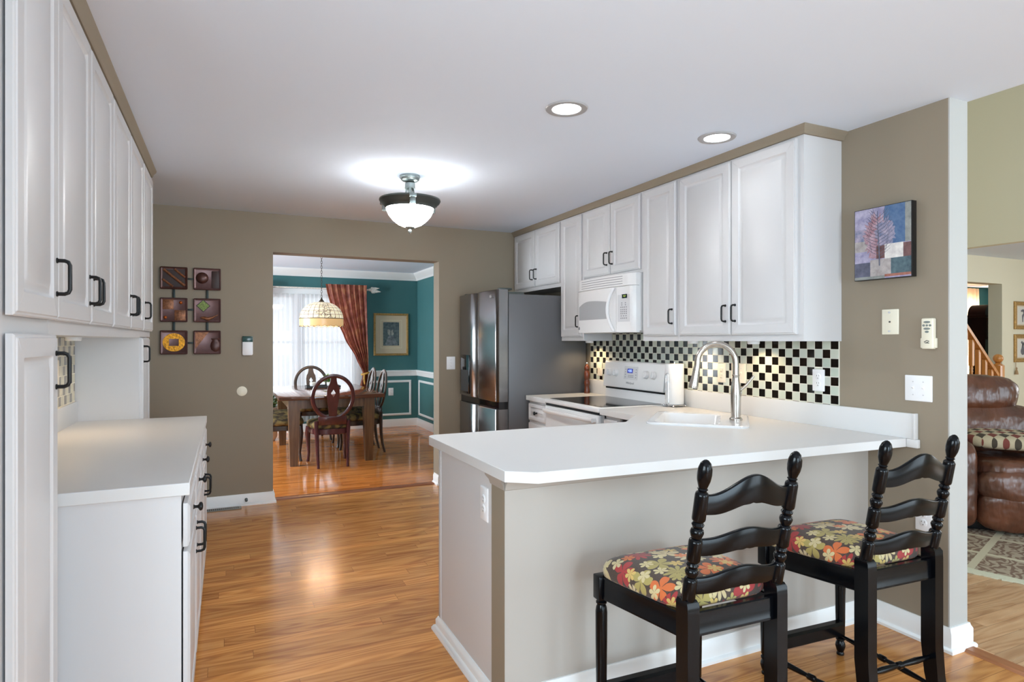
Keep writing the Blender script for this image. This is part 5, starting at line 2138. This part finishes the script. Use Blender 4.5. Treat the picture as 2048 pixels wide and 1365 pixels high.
def rail(p0, p1, h0, h1, t, name):
    """flat rail between two floor points with bottom/top heights at each end"""
    d = Vector((p1[0] - p0[0], p1[1] - p0[1], 0)).normalized()
    n_ = Vector((-d.y, d.x, 0)) * (t / 2)
    r_ = []
    for p, (a, b_) in ((p0, h0), (p1, h1)):
        P_ = Vector((p[0], p[1], 0))
        c = 0.004
        r_.append([tuple(P_ - n_ + Vector((0, 0, a))), tuple(P_ - n_ * 1.12 + Vector((0, 0, a))), tuple(P_ - n_ * 1.12 + Vector((0, 0, a + 0.009))), tuple(P_ - n_ + Vector((0, 0, a + 0.011))),
                   tuple(P_ - n_ + Vector((0, 0, b_ - c))), tuple(P_ - n_ * 0.7 + Vector((0, 0, b_))), tuple(P_ + n_ * 0.7 + Vector((0, 0, b_))), tuple(P_ + n_ + Vector((0, 0, b_ - c))), tuple(P_ + n_ + Vector((0, 0, a)))])
    q = MB()
    q.loft(r_)
    return obj(name, q, 'stool_black', root)


rail((-SWF, SD - 0.002), (SWF, SD - 0.002), (0.456, 0.530), (0.456, 0.530), 0.022, 'seat_rail')
rail((-SWB, -SD), (SWB, -SD), (0.494, 0.566), (0.494, 0.566), 0.022, 'seat_rail')
rail((-SWF, SD), (-SWB, -SD), (0.456, 0.532), (0.488, 0.560), 0.022, 'seat_rail')
rail((SWB, -SD), (SWF, SD), (0.488, 0.560), (0.456, 0.532), 0.022, 'seat_rail')
m = MB()
m.loft([[(-SWF + 0.01, SD - 0.030, 0.098), (-SWF + 0.01, SD + 0.012, 0.098), (-SWF + 0.01, SD + 0.012, 0.140), (-SWF + 0.01, SD + 0.004, 0.152), (-SWF + 0.01, SD - 0.022, 0.152), (-SWF + 0.01, SD - 0.030, 0.142)],
        [(SWF - 0.01, SD - 0.030, 0.098), (SWF - 0.01, SD + 0.012, 0.098), (SWF - 0.01, SD + 0.012, 0.140), (SWF - 0.01, SD + 0.004, 0.152), (SWF - 0.01, SD - 0.022, 0.152), (SWF - 0.01, SD - 0.030, 0.142)]])
obj('footrest', m, 'stool_black', root)


def spindle(p0, p1):
    q = MB()
    P0, P1 = Vector(p0), Vector(p1)
    pr = [(0.0, 0.006), (0.06, 0.0075), (0.25, 0.0115), (0.40, 0.0095), (0.455, 0.0075), (0.47, 0.0125), (0.53, 0.0125), (0.545, 0.0075), (0.60, 0.0095), (0.75, 0.0115), (0.94, 0.0075), (1.0, 0.006)]
    q.tube([tuple(P0.lerp(P1, t_)) for t_, _ in pr], [r_ for _, r_ in pr], 12)
    obj('stretcher', q, 'stool_black', root)


spindle((-SWF, SD, 0.082), (-SWB, -SD, 0.092))
spindle((SWF, SD, 0.082), (SWB, -SD, 0.092))
spindle((-SWB, -SD, 0.200), (SWB, -SD, 0.200))
m = MB()


def zc_(base):
    return lambda y: base + 0.534 + 0.028 * (SD - y) / (2 * SD)


cushion(m, soft_quad(SWF + 0.016, SWB + 0.012, SD + 0.018, -SD + 0.030, 7.0),
        [(0.96, zc_(-0.004)), (1.0, zc_(0.004)), (1.008, zc_(0.018)), (1.0, zc_(0.032)), (0.972, zc_(0.046)), (0.92, zc_(0.058)), (0.82, zc_(0.068)), (0.66, zc_(0.076)), (0.46, zc_(0.081)), (0.24, zc_(0.084)), (0.03, zc_(0.085))])
obj('seat_cushion', m, 'floral_cloth', root, sharp=70)
stool.location = (1.416, 1.642, 0)
stool.rotation_euler = (0, 0, -0.034)
dup(stool, (2.210, 1.641, 0), -0.052, 'right black ladder-back counter stool with floral seat, beside the wall end')


# ------------------------------------------------------------------ dining room
TX, TY = 1.075, 7.85
root = thing('dining_table', 'rectangular wooden dining table with thick tapered legs', 'table', (TX, TY, 0))
m = MB()
m.box(TX - 0.565, 6.985, 0.722, TX + 0.565, 8.715, 0.762, 0.004)
obj('table_top', m, 'table_top_wood', root)
m = MB()
for y0, y1, x0, x1 in ((7.07, 7.095, TX - 0.40, TX + 0.40), (8.605, 8.63, TX - 0.40, TX + 0.40), (7.10, 8.60, TX - 0.455, TX - 0.43), (7.10, 8.60, TX + 0.43, TX + 0.455)):
    m.box(x0, y0, 0.622, x1, y1, 0.722)
obj('apron', m, 'table_wood', root)
for sx in (-1, 1):
    for y in (7.105, 8.595):
        m = MB()
        x = TX + sx * 0.405
        m.loft([[(x - a, y - a, z), (x + a, y - a, z), (x + a, y + a, z), (x - a, y + a, z)] for z, a in ((0, 0.040), (0.30, 0.050), (0.60, 0.060), (0.722, 0.060))])
        obj('leg', m, 'table_wood', root)


def dining_chair(label, wood_):
    root = thing('dining_chair', label, 'chair', (0, 0, 0), 'oval-back dining chairs')
    A = Matrix.Translation((0, -0.215, 0.50)) @ Matrix.Rotation(math.radians(9), 4, 'X')
    q = MB(A)
    zc2, hw, hh = 0.262, 0.212, 0.232
    q.tube([(hw * math.cos(2 * PI * k / 40), 0.0, zc2 + hh * math.sin(2 * PI * k / 40)) for k in range(40)], 1.0, 10, True, flat=(0.021, 0.014))
    q.box(-0.150, -0.014, -0.045, 0.150, 0.014, 0.050, 0.006)
    obj('back_frame', q, wood_, root)
    q = MB(A)
    half = [(0.030, 0.478), (0.033, 0.440), (0.042, 0.405), (0.058, 0.375), (0.066, 0.33), (0.064, 0.27), (0.056, 0.20), (0.046, 0.13), (0.042, 0.05)]
    outl = [(-a, b_) for a, b_ in half] + [(a, b_) for a, b_ in reversed(half)]
    q.prism(outl, -0.008, 0.008, 'xz', [[(0.026, 0.305), (0, 0.345), (-0.026, 0.305), (0, 0.262)]])
    obj('splat', q, wood_, root)
    q = MB()
    o_ = soft_quad(0.235, 0.190, 0.245, -0.225, 4.0)
    n_ = 40
    q.loft([[(o_(2 * PI * k / n_)[0] * s_, o_(2 * PI * k / n_)[1] * s_, z) for k in range(n_)] for s_, z in ((0.97, 0.350), (1.0, 0.356), (1.0, 0.405), (0.97, 0.412))])
    obj('seat_rail', q, wood_, root)
    q = MB()
    cushion(q, soft_quad(0.240, 0.200, 0.250, -0.205, 4.0), [(0.95, 0.410), (1.0, 0.418), (1.02, 0.440), (0.99, 0.464), (0.9, 0.480), (0.7, 0.492), (0.4, 0.498), (0.03, 0.500)], 40)
    obj('seat_cushion', q, 'olive_cloth', root, sharp=70)
    for s_ in (-1, 1):
        q = MB()
        q.tube([(s_ * 0.170, -0.212, 0.50), (s_ * 0.166, -0.212, 0.40), (s_ * 0.160, -0.216, 0.25), (s_ * 0.156, -0.232, 0.12), (s_ * 0.153, -0.262, 0.0)], [0.021, 0.023, 0.020, 0.017, 0.014], 8)
        obj('leg', q, wood_, root)
        q = MB()
        q.tube([(s_ * 0.200, 0.200, 0.400), (s_ * 0.208, 0.208, 0.32), (s_ * 0.205, 0.206, 0.22), (s_ * 0.198, 0.198, 0.10), (s_ * 0.203, 0.204, 0.03), (s_ * 0.208, 0.210, 0.0)], [0.030, 0.030, 0.023, 0.015, 0.015, 0.019], 10)
        obj('leg', q, wood_, root)
    return root


ch = dining_chair('oval-back dining chair at the near end of the table, back to the camera', 'chair_cherry')
ch.location = (1.046, 7.09, 0)
ch2 = dining_chair('oval-back dining chair at the far end of the table before the sheers', 'chair_dark')
ch2.location = (1.10, 8.93, 0)
ch2.rotation_euler = (0, 0, PI)
dup(ch2, (1.500, 7.665, 0), PI / 2, 'oval-back dining chair on the right side of the table, nearer one')
dup(ch2, (1.500, 8.270, 0), PI / 2, 'oval-back dining chair on the right side of the table, farther one')
dup(ch2, (0.560, 7.560, 0), -PI / 2, 'dining chair at the left side of the table, nearer one, mostly its seat showing')
dup(ch2, (0.560, 8.200, 0), -PI / 2, 'dining chair at the left side of the table, farther one, mostly its seat showing')

# tray with greenery on the table
root = thing('table_centerpiece', 'dark tray with green leaves and small white pots on the dining table', 'centerpiece', (1.12, 8.25, 0.762))
m = MB()
m.box(0.92, 8.13, 0.7625, 1.34, 8.37, 0.770, 0.002)
for a in ((0.92, 8.13, 1.34, 8.14), (0.92, 8.36, 1.34, 8.37), (0.92, 8.14, 0.93, 8.36), (1.33, 8.14, 1.34, 8.36)):
    m.box(a[0], a[1], 0.768, a[2], a[3], 0.790)
obj('tray', m, 'black_plastic', root)


def leaf_cluster(mb, c, n, R, hgt, L, rnd_):
    for _ in range(n):
        a = rnd_.random() * 2 * PI
        e = 0.2 + rnd_.random() * 1.1
        d = Vector((math.cos(a) * math.cos(e), math.sin(a) * math.cos(e), math.sin(e)))
        p0 = Vector(c) + Vector((rnd_.uniform(-R, R), rnd_.uniform(-R, R), rnd_.uniform(0, hgt)))
        l_ = L * (0.6 + 0.7 * rnd_.random())
        s_ = d.cross(Vector((0, 0, 1)))
        s_ = s_.normalized() * l_ * 0.22 if s_.length > 1e-4 else Vector((l_ * 0.22, 0, 0))
        dr_ = Vector((0, 0, -0.25 * l_))
        nrm_ = Vector((0, 0, 0.0015))
        top = [p0, p0 + d * l_ * 0.4 + s_, p0 + d * l_ + dr_, p0 + d * l_ * 0.4 - s_]
        mb.add([tuple(v) for v in top] + [tuple(v - nrm_) for v in top], [(0, 1, 2, 3), (7, 6, 5, 4), (0, 4, 5, 1), (1, 5, 6, 2), (2, 6, 7, 3), (3, 7, 4, 0)])


m = MB()
for x in (1.01, 1.22):
    m.lathe([(0.030, 0.770), (0.038, 0.800), (0.040, 0.830), (0.036, 0.830), (0.034, 0.805)], (x, 8.25, 0), 18)
obj('pot', m, 'pot_white', root)
m = MB()
leaf_cluster(m, (1.20, 8.25, 0.82), 34, 0.05, 0.05, 0.09, random.Random(5))
obj('greenery', m, 'plant_green', root, weld=False)

# floor plant seen past the jamb
root = thing('potted_plant', 'leafy plant in a white pot on the floor by the dining window', 'plant', (0.50, 9.05, 0))
m = MB()
m.lathe([(0.11, 0.0), (0.14, 0.06), (0.165, 0.40), (0.168, 0.46), (0.150, 0.46), (0.146, 0.42)], (0.50, 9.05, 0), 28)
obj('pot', m, 'pot_white', root)
m = MB()
leaf_cluster(m, (0.50, 9.05, 0.44), 70, 0.10, 0.10, 0.20, random.Random(9))
obj('foliage', m, 'plant_blue', root, weld=False)


def cloth(xl, xr, z0, z1, y, pleats, amp, nz=40, nx=120, thick=0.004, seed=1, yfn=None):
    """hanging cloth with pleats; xl(z), xr(z) give its side edges"""
    r_ = random.Random(seed)
    ph = [r_.random() * 6 for _ in range(6)]
    q = MB()

    def pt(u, v, off):
        z = z1 + (z0 - z1) * v
        a, b_ = xl(z), xr(z)
        x = a + (b_ - a) * u
        u = u + 0.012 * math.sin(9.3 * u + ph[3]) + 0.006 * math.sin(31 * u + ph[4]) if pleats > 20 else u
        d = math.sin(2 * PI * pleats * u + 0.8 * math.sin(3 * u + ph[0]) + 0.25 * math.sin(4 * v + ph[1])) + 0.35 * math.sin(2 * PI * pleats * 2.3 * u + ph[2] + v)
        return (x, y + d * amp * (0.6 + 0.4 * min(1, v * 4)) + off + (yfn(z) if yfn else 0), z)
    q.grid(lambda u, v: pt(u, v, 0), nx, nz)
    return q


q = cloth(lambda z: 0.02, lambda z: 1.90, 0.16, 2.055, DY - 0.075, 26, 0.010, nx=320, nz=14, seed=4)
single('sheer_curtain', q, 'sheer_cloth', 'white sheer curtain over the dining window', 'curtain', sharp=180)


def lerp_tab(tab):
    def fn(z):
        for (z0, v0), (z1, v1) in zip(tab, tab[1:]):
            if z0 >= z >= z1:
                t_ = (z0 - z) / (z0 - z1)
                t_ = t_ * t_ * (3 - 2 * t_) * 0.35 + t_ * 0.65
                return v0 + (v1 - v0) * t_
        return tab[-1][1]
    return fn


GD = 'rust drapes at the dining window'
for lab, side in (('rust mottled drape tied back at the right of the dining window', 1), ('rust mottled drape at the left of the dining window, half hidden by the jamb', -1)):
    inner = [(2.21, 1.345), (2.12, 1.36), (1.80, 1.44), (1.40, 1.62), (1.10, 1.79), (0.88, 1.895), (0.84, 1.895), (0.5, 1.80), (0.1, 1.76)]
    outer = [(2.21, 1.955), (2.12, 1.95), (1.80, 1.955), (1.40, 1.965), (1.10, 1.975), (0.88, 1.972), (0.84, 1.972), (0.5, 1.985), (0.1, 1.99)]
    if side < 0:
        cm = 0.965
        l_ = [(z, 2 * cm - x) for z, x in outer]
        r2 = [(z, 2 * cm - x + 0.03) for z, x in inner]
    else:
        l_, r2 = inner, outer
    root = thing('drape', lab, 'curtain', ((1.65 if side > 0 else 0.28), DY - 0.17, 0.1), GD)
    q = cloth(lerp_tab(l_), lerp_tab(r2), 0.10, 2.21, DY - 0.178, 7, 0.022, nx=110, nz=60, seed=11 + side)
    obj('cloth', q, 'rust_drape', root, sharp=180)
    q = MB()
    xa = 1.933 if side > 0 else 2 * 0.965 - 1.933
    q.tube([(xa + 0.052 * math.cos(2 * PI * k / 20), DY - 0.165 + 0.045 * math.sin(2 * PI * k / 20), 0.86 + 0.014 * math.cos(2 * PI * k / 20)) for k in range(20)], 0.016, 8, True)
    q.tube([(xa + 0.04, DY - 0.14, 0.87), (xa + 0.06, DY - 0.06, 0.90), (xa + 0.06, DY - 0.001, 0.90)], 0.008, 8)
    q.tube([(xa - 0.02, DY - 0.215, 0.85), (xa - 0.03, DY - 0.222, 0.78), (xa - 0.02, DY - 0.222, 0.70)], [0.010, 0.014, 0.010], 8)
    obj('tieback', q, 'tie_rope', root)
root = thing('curtain_rod', 'white curtain rod with a leaf finial on the teal wall', 'curtain rod', (0.97, DY - 0.128, 2.14))
m = MB()
m.tube([(-0.06, DY - 0.128, 2.145), (1.99, DY - 0.128, 2.145)], 0.011, 12)
obj('rod', m, 'rod_white', root)
for s_ in (1, -1):
    m = MB()
    x0 = 1.985 if s_ > 0 else -0.055
    m.ball((x0 + s_ * 0.02, DY - 0.128, 2.145), 0.020, 14, 8)
    for a, L, r_ in ((0.30, 0.15, 0.024), (-0.20, 0.17, 0.026), (-0.75, 0.10, 0.020), (0.85, 0.08, 0.018)):
        m.tube([(x0 + s_ * 0.03, DY - 0.128, 2.145), (x0 + s_ * (0.03 + L * 0.5 * math.cos(a)), DY - 0.128, 2.145 + L * 0.5 * math.sin(a)), (x0 + s_ * (0.03 + L * math.cos(a)), DY - 0.128, 2.145 + L * math.sin(a) * 0.7)],
               [0.006, r_, 0.003], 8, flat=(1.0, 0.5))
    obj('finial', m, 'rod_white', root)
for x in (0.0, 1.965):
    m = MB()
    m.tube([(x, DY - 0.128, 2.132), (x, DY - 0.001, 2.132)], 0.008, 8)
    obj('bracket', m, 'rod_white', root)

# stained glass pendant
PX_, PY_ = 1.063, 7.85
root = thing('pendant_lamp', 'stained glass dome pendant lamp hanging over the dining table', 'pendant lamp', (PX_, PY_, 1.53))
m = MB()
dome = []
for k in range(15):
    a = PI / 2 * k / 14
    dome.append((0.016 + 0.242 * math.cos(a) ** 0.9, 1.635 + 0.205 * math.sin(a)))
m.lathe(dome, (PX_, PY_, 0), 48, cap=False)
obj('dome_shade', m, 'stained_glass', root)
m = MB()
n = 96
r1, r2, r3 = [], [], []
for k in range(n):
    a = 2 * PI * k / n
    sc_ = 0.012 * abs(math.sin(a * 11))
    r1.append((PX_ + 0.258 * math.cos(a), PY_ + 0.258 * math.sin(a), 1.635))
    r2.append((PX_ + 0.260 * math.cos(a), PY_ + 0.260 * math.sin(a), 1.585))
    r3.append((PX_ + 0.256 * math.cos(a), PY_ + 0.256 * math.sin(a), 1.540 + sc_ - 0.006))
m.loft([r1, r2, r3], False, False)
obj('shade_skirt', m, 'amber_glass', root)
m = MB()
m.tube([(PX_ + 0.2595 * math.cos(2 * PI * k / 48), PY_ + 0.2595 * math.sin(2 * PI * k / 48), 1.636) for k in range(48)], 0.004, 6, True)
m.tube([(p[0], p[1], p[2]) for p in r3], 0.003, 6, True)
obj('lead_band', m, 'solder', root)
m = MB()
m.lathe([(0.034, 1.838), (0.030, 1.852), (0.018, 1.862), (0.010, 1.880), (0.004, 1.895)], (PX_, PY_, 0), 20)
obj('cap', m, 'solder', root)
m = MB()
z, k = 1.89, 0
while z < H - 0.03:
    pts = []
    for j in range(12):
        a = 2 * PI * j / 12
        u, v = 0.009 * math.cos(a), 0.019 * math.sin(a)
        pts.append((PX_ + (u if k % 2 == 0 else 0), PY_ + (0 if k % 2 == 0 else u), z + 0.016 + v))
    m.tube(pts, 0.0022, 6, True)
    z += 0.030
    k += 1
obj('chain', m, 'solder', root)
m = MB()
m.lathe([(0.060, H - 0.0005), (0.058, H - 0.012), (0.020, H - 0.028), (0.004, H - 0.034)], (PX_, PY_, 0), 24)
obj('canopy', m, 'solder', root)
for k in range(3):
    a = 0.4 + 2 * PI * k / 3
    l = bpy.data.lights.new('shade_bulb', 'POINT')
    l.energy = 6.0
    l.shadow_soft_size = 0.03
    l.color = (1.0, 0.82, 0.6)
    o = bpy.data.objects.new('shade_bulb', l)
    COL.objects.link(o)
    o.location = (PX_ + 0.10 * math.cos(a), PY_ + 0.10 * math.sin(a), 1.66)


def framed_print(name, label, face, off, u0, u1, v0, v1, fw, mat_w, frame_m, blocks, glass=True, group=None):
    M = faceM(face, off)
    root = thing(name, label, 'picture', tuple(M @ Vector(((u0 + u1) / 2, v0, 0))), group)
    b = MB(M)
    rg = [ring(u0, u1, v0, v1, 0.001, 0, 0.001), ring(u0, u1, v0, v1, 0.016, 0, 0.001), ring(u0, u1, v0, v1, 0.024, fw * 0.25, 0.001), ring(u0, u1, v0, v1, 0.019, fw * 0.6, 0.001), ring(u0, u1, v0, v1, 0.021, fw * 0.8, 0.001),
          ring(u0, u1, v0, v1, 0.012, fw, 0.001), ring(u0, u1, v0, v1, 0.001, fw, 0.001)]
    rg.append(rg[0])
    b.loft(rg, False, False)
    obj('frame', b, frame_m, root)
    b = MB(M)
    b.box(u0 + fw * 0.9, v0 + fw * 0.9, 0.0012, u1 - fw * 0.9, v1 - fw * 0.9, 0.008)
    mt = obj('mat_board', b, mat_w[1], root)
    for nm, m_, u, v, a, c, w_ in blocks:
        b = MB(M)
        if isinstance(a, list):
            b.prism([(u + (v_[0]), v + v_[1]) for v_ in a], 0.0079, w_)
        else:
            b.box(u, v, 0.0079, a, c, w_)
        obj(nm, b, m_, root)
    if glass:
        b = MB(M)
        b.box(u0 + fw * 0.95, v0 + fw * 0.95, 0.0105, u1 - fw * 0.95, v1 - fw * 0.95, 0.0115)
        obj('glazing', b, 'picture_glass', root)
    return root


def oval(rx, ry, n=24, wob=0.0, seed=1):
    r_ = random.Random(seed)
    return [(rx * math.cos(2 * PI * k / n) * (1 + wob * r_.uniform(-1, 1)), ry * math.sin(2 * PI * k / n) * (1 + wob * r_.uniform(-1, 1))) for k in range(n)]


pu0, pu1, pv0, pv1 = 2.095, 2.650, 1.128, 1.795
cx_, cv_ = 2.372, 1.475
framed_print('framed_print', 'gold-framed print of a tree-lined path with wide cream mat on the teal wall', '-y', DY, pu0, pu1, pv0, pv1, 0.034, (0, 'mat_cream'), 'gold_frame',
             [('mat_line', 'mat_bevel', 2.205, 1.245, 2.545, 1.690, 0.0086), ('mat_inner', 'mat_cream', 2.213, 1.253, 2.537, 1.682, 0.0090), ('print_image', 'art_leaf', 2.245, 1.285, 2.500, 1.655, 0.0094),
              ('print_glow', 'art_glow', 2.362, 1.500, oval(0.045, 0.085, 30, 0.25, 3), None, 0.0097), ('print_path', 'art_path', 2.372, 1.290, [(-0.11, 0), (0.11, 0), (0.03, 0.16), (-0.035, 0.16)], None, 0.0098),
              ('print_tree', 'art_leaf', 2.366, 1.43, [(-0.007, 0), (0.007, 0), (0.005, 0.09), (0.06, 0.13), (0.055, 0.19), (-0.055, 0.195), (-0.06, 0.14), (-0.004, 0.09)], None, 0.0100)])


# ------------------------------------------------------------------ family room beyond the wall end
GP2 = 'gold-framed botanical prints on the cream wall'
for lab, z0, z1, kind in (('upper gold-framed botanical print at the right edge', 1.515, 1.883, 0), ('lower gold-framed botanical print at the right edge', 1.080, 1.449, 1)):
    a0 = 9.405
    zc3 = (z0 + z1) / 2
    if kind == 0:
        bl = [('print_paper', 'print_paper', a0 + 0.075, z0 + 0.065, a0 + 0.345, z1 - 0.065, 0.0086), ('print_stem', 'art_ink', a0 + 0.20, zc3, [(-0.010, -0.09), (0.012, -0.085), (0.016, -0.02), (0.045, 0.01), (0.055, 0.06), (0.01, 0.085), (-0.045, 0.07), (-0.04, 0.045), (0.0, 0.05), (0.015, 0.03), (-0.02, 0.0)], None, 0.0092)]
    else:
        bl = [('print_paper', 'print_paper', a0 + 0.075, z0 + 0.065, a0 + 0.345, z1 - 0.065, 0.0086), ('print_fruit', 'art_ink', a0 + 0.20, zc3 - 0.04, [(0.05 * math.cos(2 * PI * k / 20), 0.05 * math.sin(2 * PI * k / 20) + (0.05 if 3 < k < 7 else 0)) for k in range(20)], None, 0.0092),
              ('print_leaf', 'art_ink', a0 + 0.20, zc3 + 0.055, [(0, -0.03), (0.05, 0.0), (0.035, 0.025), (0.005, 0.02), (-0.02, 0.045), (-0.045, 0.02), (-0.02, 0.0)], None, 0.0092)]
    framed_print('framed_print', lab, '-y', 4.6, a0, a0 + 0.42, z0, z1, 0.05, (0, 'mat_cream'), 'gold_frame', bl, True, GP2)
root = thing('hanging_tassel', 'tan tassel hanging below the botanical prints', 'tassel', (9.43, 4.588, 0.92))
m = MB()
m.tube([(9.43, 4.585, 1.078), (9.43, 4.585, 1.01)], 0.003, 6)
obj('cord', m, 'tassel_tan', root)
m = MB()
m.lathe([(0.004, 1.015), (0.011, 1.005), (0.011, 0.995), (0.007, 0.990), (0.016, 0.96), (0.022, 0.925), (0.020, 0.920)], (9.43, 4.577, 0), 14)
obj('skirt', m, 'tassel_tan', root)

# rug
ea, eb = Vector((3.976, 2.177)), Vector((4.057, 1.934))
ed = (eb - ea).normalized()
en = Vector((-ed.y, ed.x))
rug_ang = math.atan2(en.y, en.x)
root = thing('area_rug', 'beige and brown patterned rug under the leather recliner', 'rug', (ea.x, ea.y, 0))
m = MB()
m.box(0.06, -2.2, 0.0005, 2.7, 0.62, 0.012, 0.003)
o = obj('pile', m, 'rug_pile', None)
o.parent = root
m = MB()
for k in range(170):
    v = -2.19 + 2.80 * k / 169
    m.box(-0.02 + 0.02 * random.random(), v - 0.008, 0.0005, 0.062, v + 0.0085, 0.008)
o = obj('fringe', m, 'rug_fringe', None)
o.parent = root
o['kind'] = 'stuff'
root.rotation_euler = (0, 0, rug_ang)

# leather recliner (local frame: +y is the front)
root = thing('recliner', 'overstuffed brown leather recliner past the wall end', 'armchair', (0, 0, 0))
rec = root


def soft(name, c, h, e=0.42, rx=0.0, mt='brown_leather', parent=None, ry=0.0):
    q = MB()
    q.superbox(c, h, e, 56, 36, Matrix.Rotation(rx, 3, 'X') @ Matrix.Rotation(ry, 3, 'Y'))
    cc = Vector(c)
    for v in q.bm.verts:        # soft dents and gathers in the padding
        d_ = (v.co - cc).normalized()
        p_ = v.co + Vector((3.1, 1.7, 0.4))
        v.co += d_ * (0.014 * mnoise.noise(p_ * 7.0) + 0.007 * mnoise.noise(Vector((p_.x * 26, p_.y * 26, p_.z * 9))))
    return obj(name, q, mt, parent or root, sharp=180)


q = MB()
q.box(-0.42, -0.46, -0.003, 0.42, 0.22, 0.10, 0.01)
obj('base', q, 'black_plastic', root)
soft('footrest_pad', (0, 0.285, 0.165), (0.292, 0.085, 0.150), 0.55, -0.15)
soft('seat_front', (0, 0.280, 0.335), (0.295, 0.110, 0.120), 0.6, 0.0)
soft('seat_cushion', (0, 0.00, 0.410), (0.295, 0.36, 0.105), 0.5, 0.06)
soft('arm', (0.375, -0.02, 0.330), (0.098, 0.40, 0.315), 0.38)
soft('arm', (-0.375, -0.02, 0.330), (0.098, 0.40, 0.315), 0.38)
soft('backrest', (0, -0.335, 0.640), (0.350, 0.130, 0.225), 0.75, 0.22)
soft('headrest', (0.06, -0.405, 0.925), (0.255, 0.150, 0.150), 0.7, 0.15)
soft('side_pad', (0.315, -0.265, 0.640), (0.085, 0.120, 0.130), 0.8, 0.15)
soft('side_pad', (-0.315, -0.265, 0.640), (0.085, 0.120, 0.130), 0.8, 0.15)
rec.location = (4.97 + 0.37 * 0.70, 2.33 + 0.37 * 0.71, 0.016)
rec.rotation_euler = (0, 0, math.radians(135.4))
q = MB()
q.superbox((0, 0, 0), (0.30, 0.21, 0.058), 0.62, 36, 18)
pil = single('throw_pillow', q, 'argyle_cloth', 'argyle woven pillow lying on the leather recliner seat', 'pillow', sharp=180)
ca, sa = math.cos(math.radians(135.4)), math.sin(math.radians(135.4))
pil.location = (rec.location.x + ca * 0.0 - sa * 0.05, rec.location.y + sa * 0.0 + ca * 0.05, 0.588)
pil.rotation_euler = (0.05, 0, math.radians(135.4 + 180 - 8))

# stair with oak balustrade
root = thing('staircase', 'oak stair balustrade with ball-topped newel post behind the recliner', 'staircase', (6.8, 4.1, 0))
NX, NY = 7.38, 3.75
m = MB()
for k in range(6):
    x1 = 7.30 - 0.235 * k
    m.box(x1 - 0.235, NY - 0.02, 0.0, x1, 4.598, 0.205 * (k + 1))
obj('steps', m, 'stair_oak', root)
m = MB()
m.box(NX - 0.042, NY - 0.042, 0.0, NX + 0.042, NY + 0.042, 1.105, 0.005)
m.lathe([(0.050, 1.105), (0.050, 1.112), (0.030, 1.120), (0.022, 1.130), (0.030, 1.136)], (NX, NY, 0), 20)
np_ = obj('newel_post', m, 'stair_oak', root)
m = MB()
m.ball((NX, NY, 1.178), 0.046, 22, 14)
obj('ball_finial', m, 'stair_oak', np_)
SL = 0.92
m = MB()
m.loft([[(x, NY - 0.032, z - 0.035), (x, NY - 0.036, z), (x, NY - 0.025, z + 0.022), (x, NY + 0.025, z + 0.022), (x, NY + 0.036, z), (x, NY + 0.032, z - 0.035)] for x, z in ((NX - 0.03, 1.005), (5.95, 1.005 + (NX - 0.03 - 5.95) * SL))])
obj('handrail', m, 'stair_oak', root)
for k in range(11):
    x = NX - 0.135 - 0.112 * k
    if x < 6.05:
        break
    st = min(5, int((7.30 - x) / 0.235))
    z0 = 0.205 * (st + 1)
    z1 = 0.97 + (NX - 0.03 - x) * SL
    m = MB()
    Lb = z1 - z0
    m.box(x - 0.018, NY - 0.018, z0, x + 0.018, NY + 0.018, z0 + 0.20)
    m.lathe([(0.017, z0 + 0.20), (0.012, z0 + 0.21), (0.016, z0 + 0.225), (0.013, z0 + 0.24), (0.017, z0 + 0.30), (0.015, z1 - 0.38), (0.011, z1 - 0.34), (0.016, z1 - 0.325), (0.011, z1 - 0.31), (0.016, z1 - 0.295), (0.012, z1 - 0.28), (0.017, z1 - 0.265)], (x, NY, 0), 14)
    m.box(x - 0.018, NY - 0.018, z1 - 0.265, x + 0.018, NY + 0.018, z1)
    obj('baluster', m, 'stair_oak', root)

# grandfather clock and peach curtain seen through the doorway
GX, GY = 11.35, 6.0
root = thing('grandfather_clock', 'dark wood longcase clock seen through the doorway behind the stair', 'clock', (GX, GY, 0))
m = MB()
m.box(GX - 0.20, GY - 0.15, 0, GX + 0.20, GY + 0.15, 0.48, 0.01)
m.box(GX - 0.14, GY - 0.12, 0.48, GX + 0.14, GY + 0.12, 1.38)
m.box(GX - 0.165, GY - 0.14, 1.38, GX + 0.165, GY + 0.14, 1.74)
obj('case', m, 'clock_wood', root)
m = MB()
m.box(GX - 0.215, GY - 0.17, 1.74, GX + 0.215, GY + 0.17, 1.785, 0.008)
arc = [(GX - 0.165, 1.785)] + [(GX + 0.165 * math.cos(a), 1.785 + 0.17 * math.sin(a)) for a in [PI - PI * k / 16 for k in range(17)]] + [(GX + 0.165, 1.785)]
m.prism(arc[1:-1], GY - 0.13, GY + 0.13, 'xz')
obj('hood', m, 'clock_wood', root)
for sx in (-1, 1):
    m = MB()
    m.lathe([(0.022, 1.385), (0.026, 1.41), (0.014, 1.44), (0.018, 1.50), (0.018, 1.60), (0.014, 1.68), (0.026, 1.71), (0.022, 1.738)], (GX + sx * 0.165, GY - 0.155, 0), 14)
    obj('column', m, 'clock_wood', root)
m = MB(faceM('-y', GY - 0.14))
m.lathe([(0.12, 0.001), (0.12, 0.006), (0.11, 0.008)], (GX, 1.56, 0), 28)
obj('dial', m, 'ivory_plastic', root)
q = cloth(lambda z: 12.15, lambda z: 13.62, 0.04, 2.40, 7.27, 11, 0.04, nx=140, nz=10, seed=8)
single('peach_curtain', q, 'peach_cloth', 'peach pleated curtain seen through the doorway behind the stair', 'curtain', sharp=180)
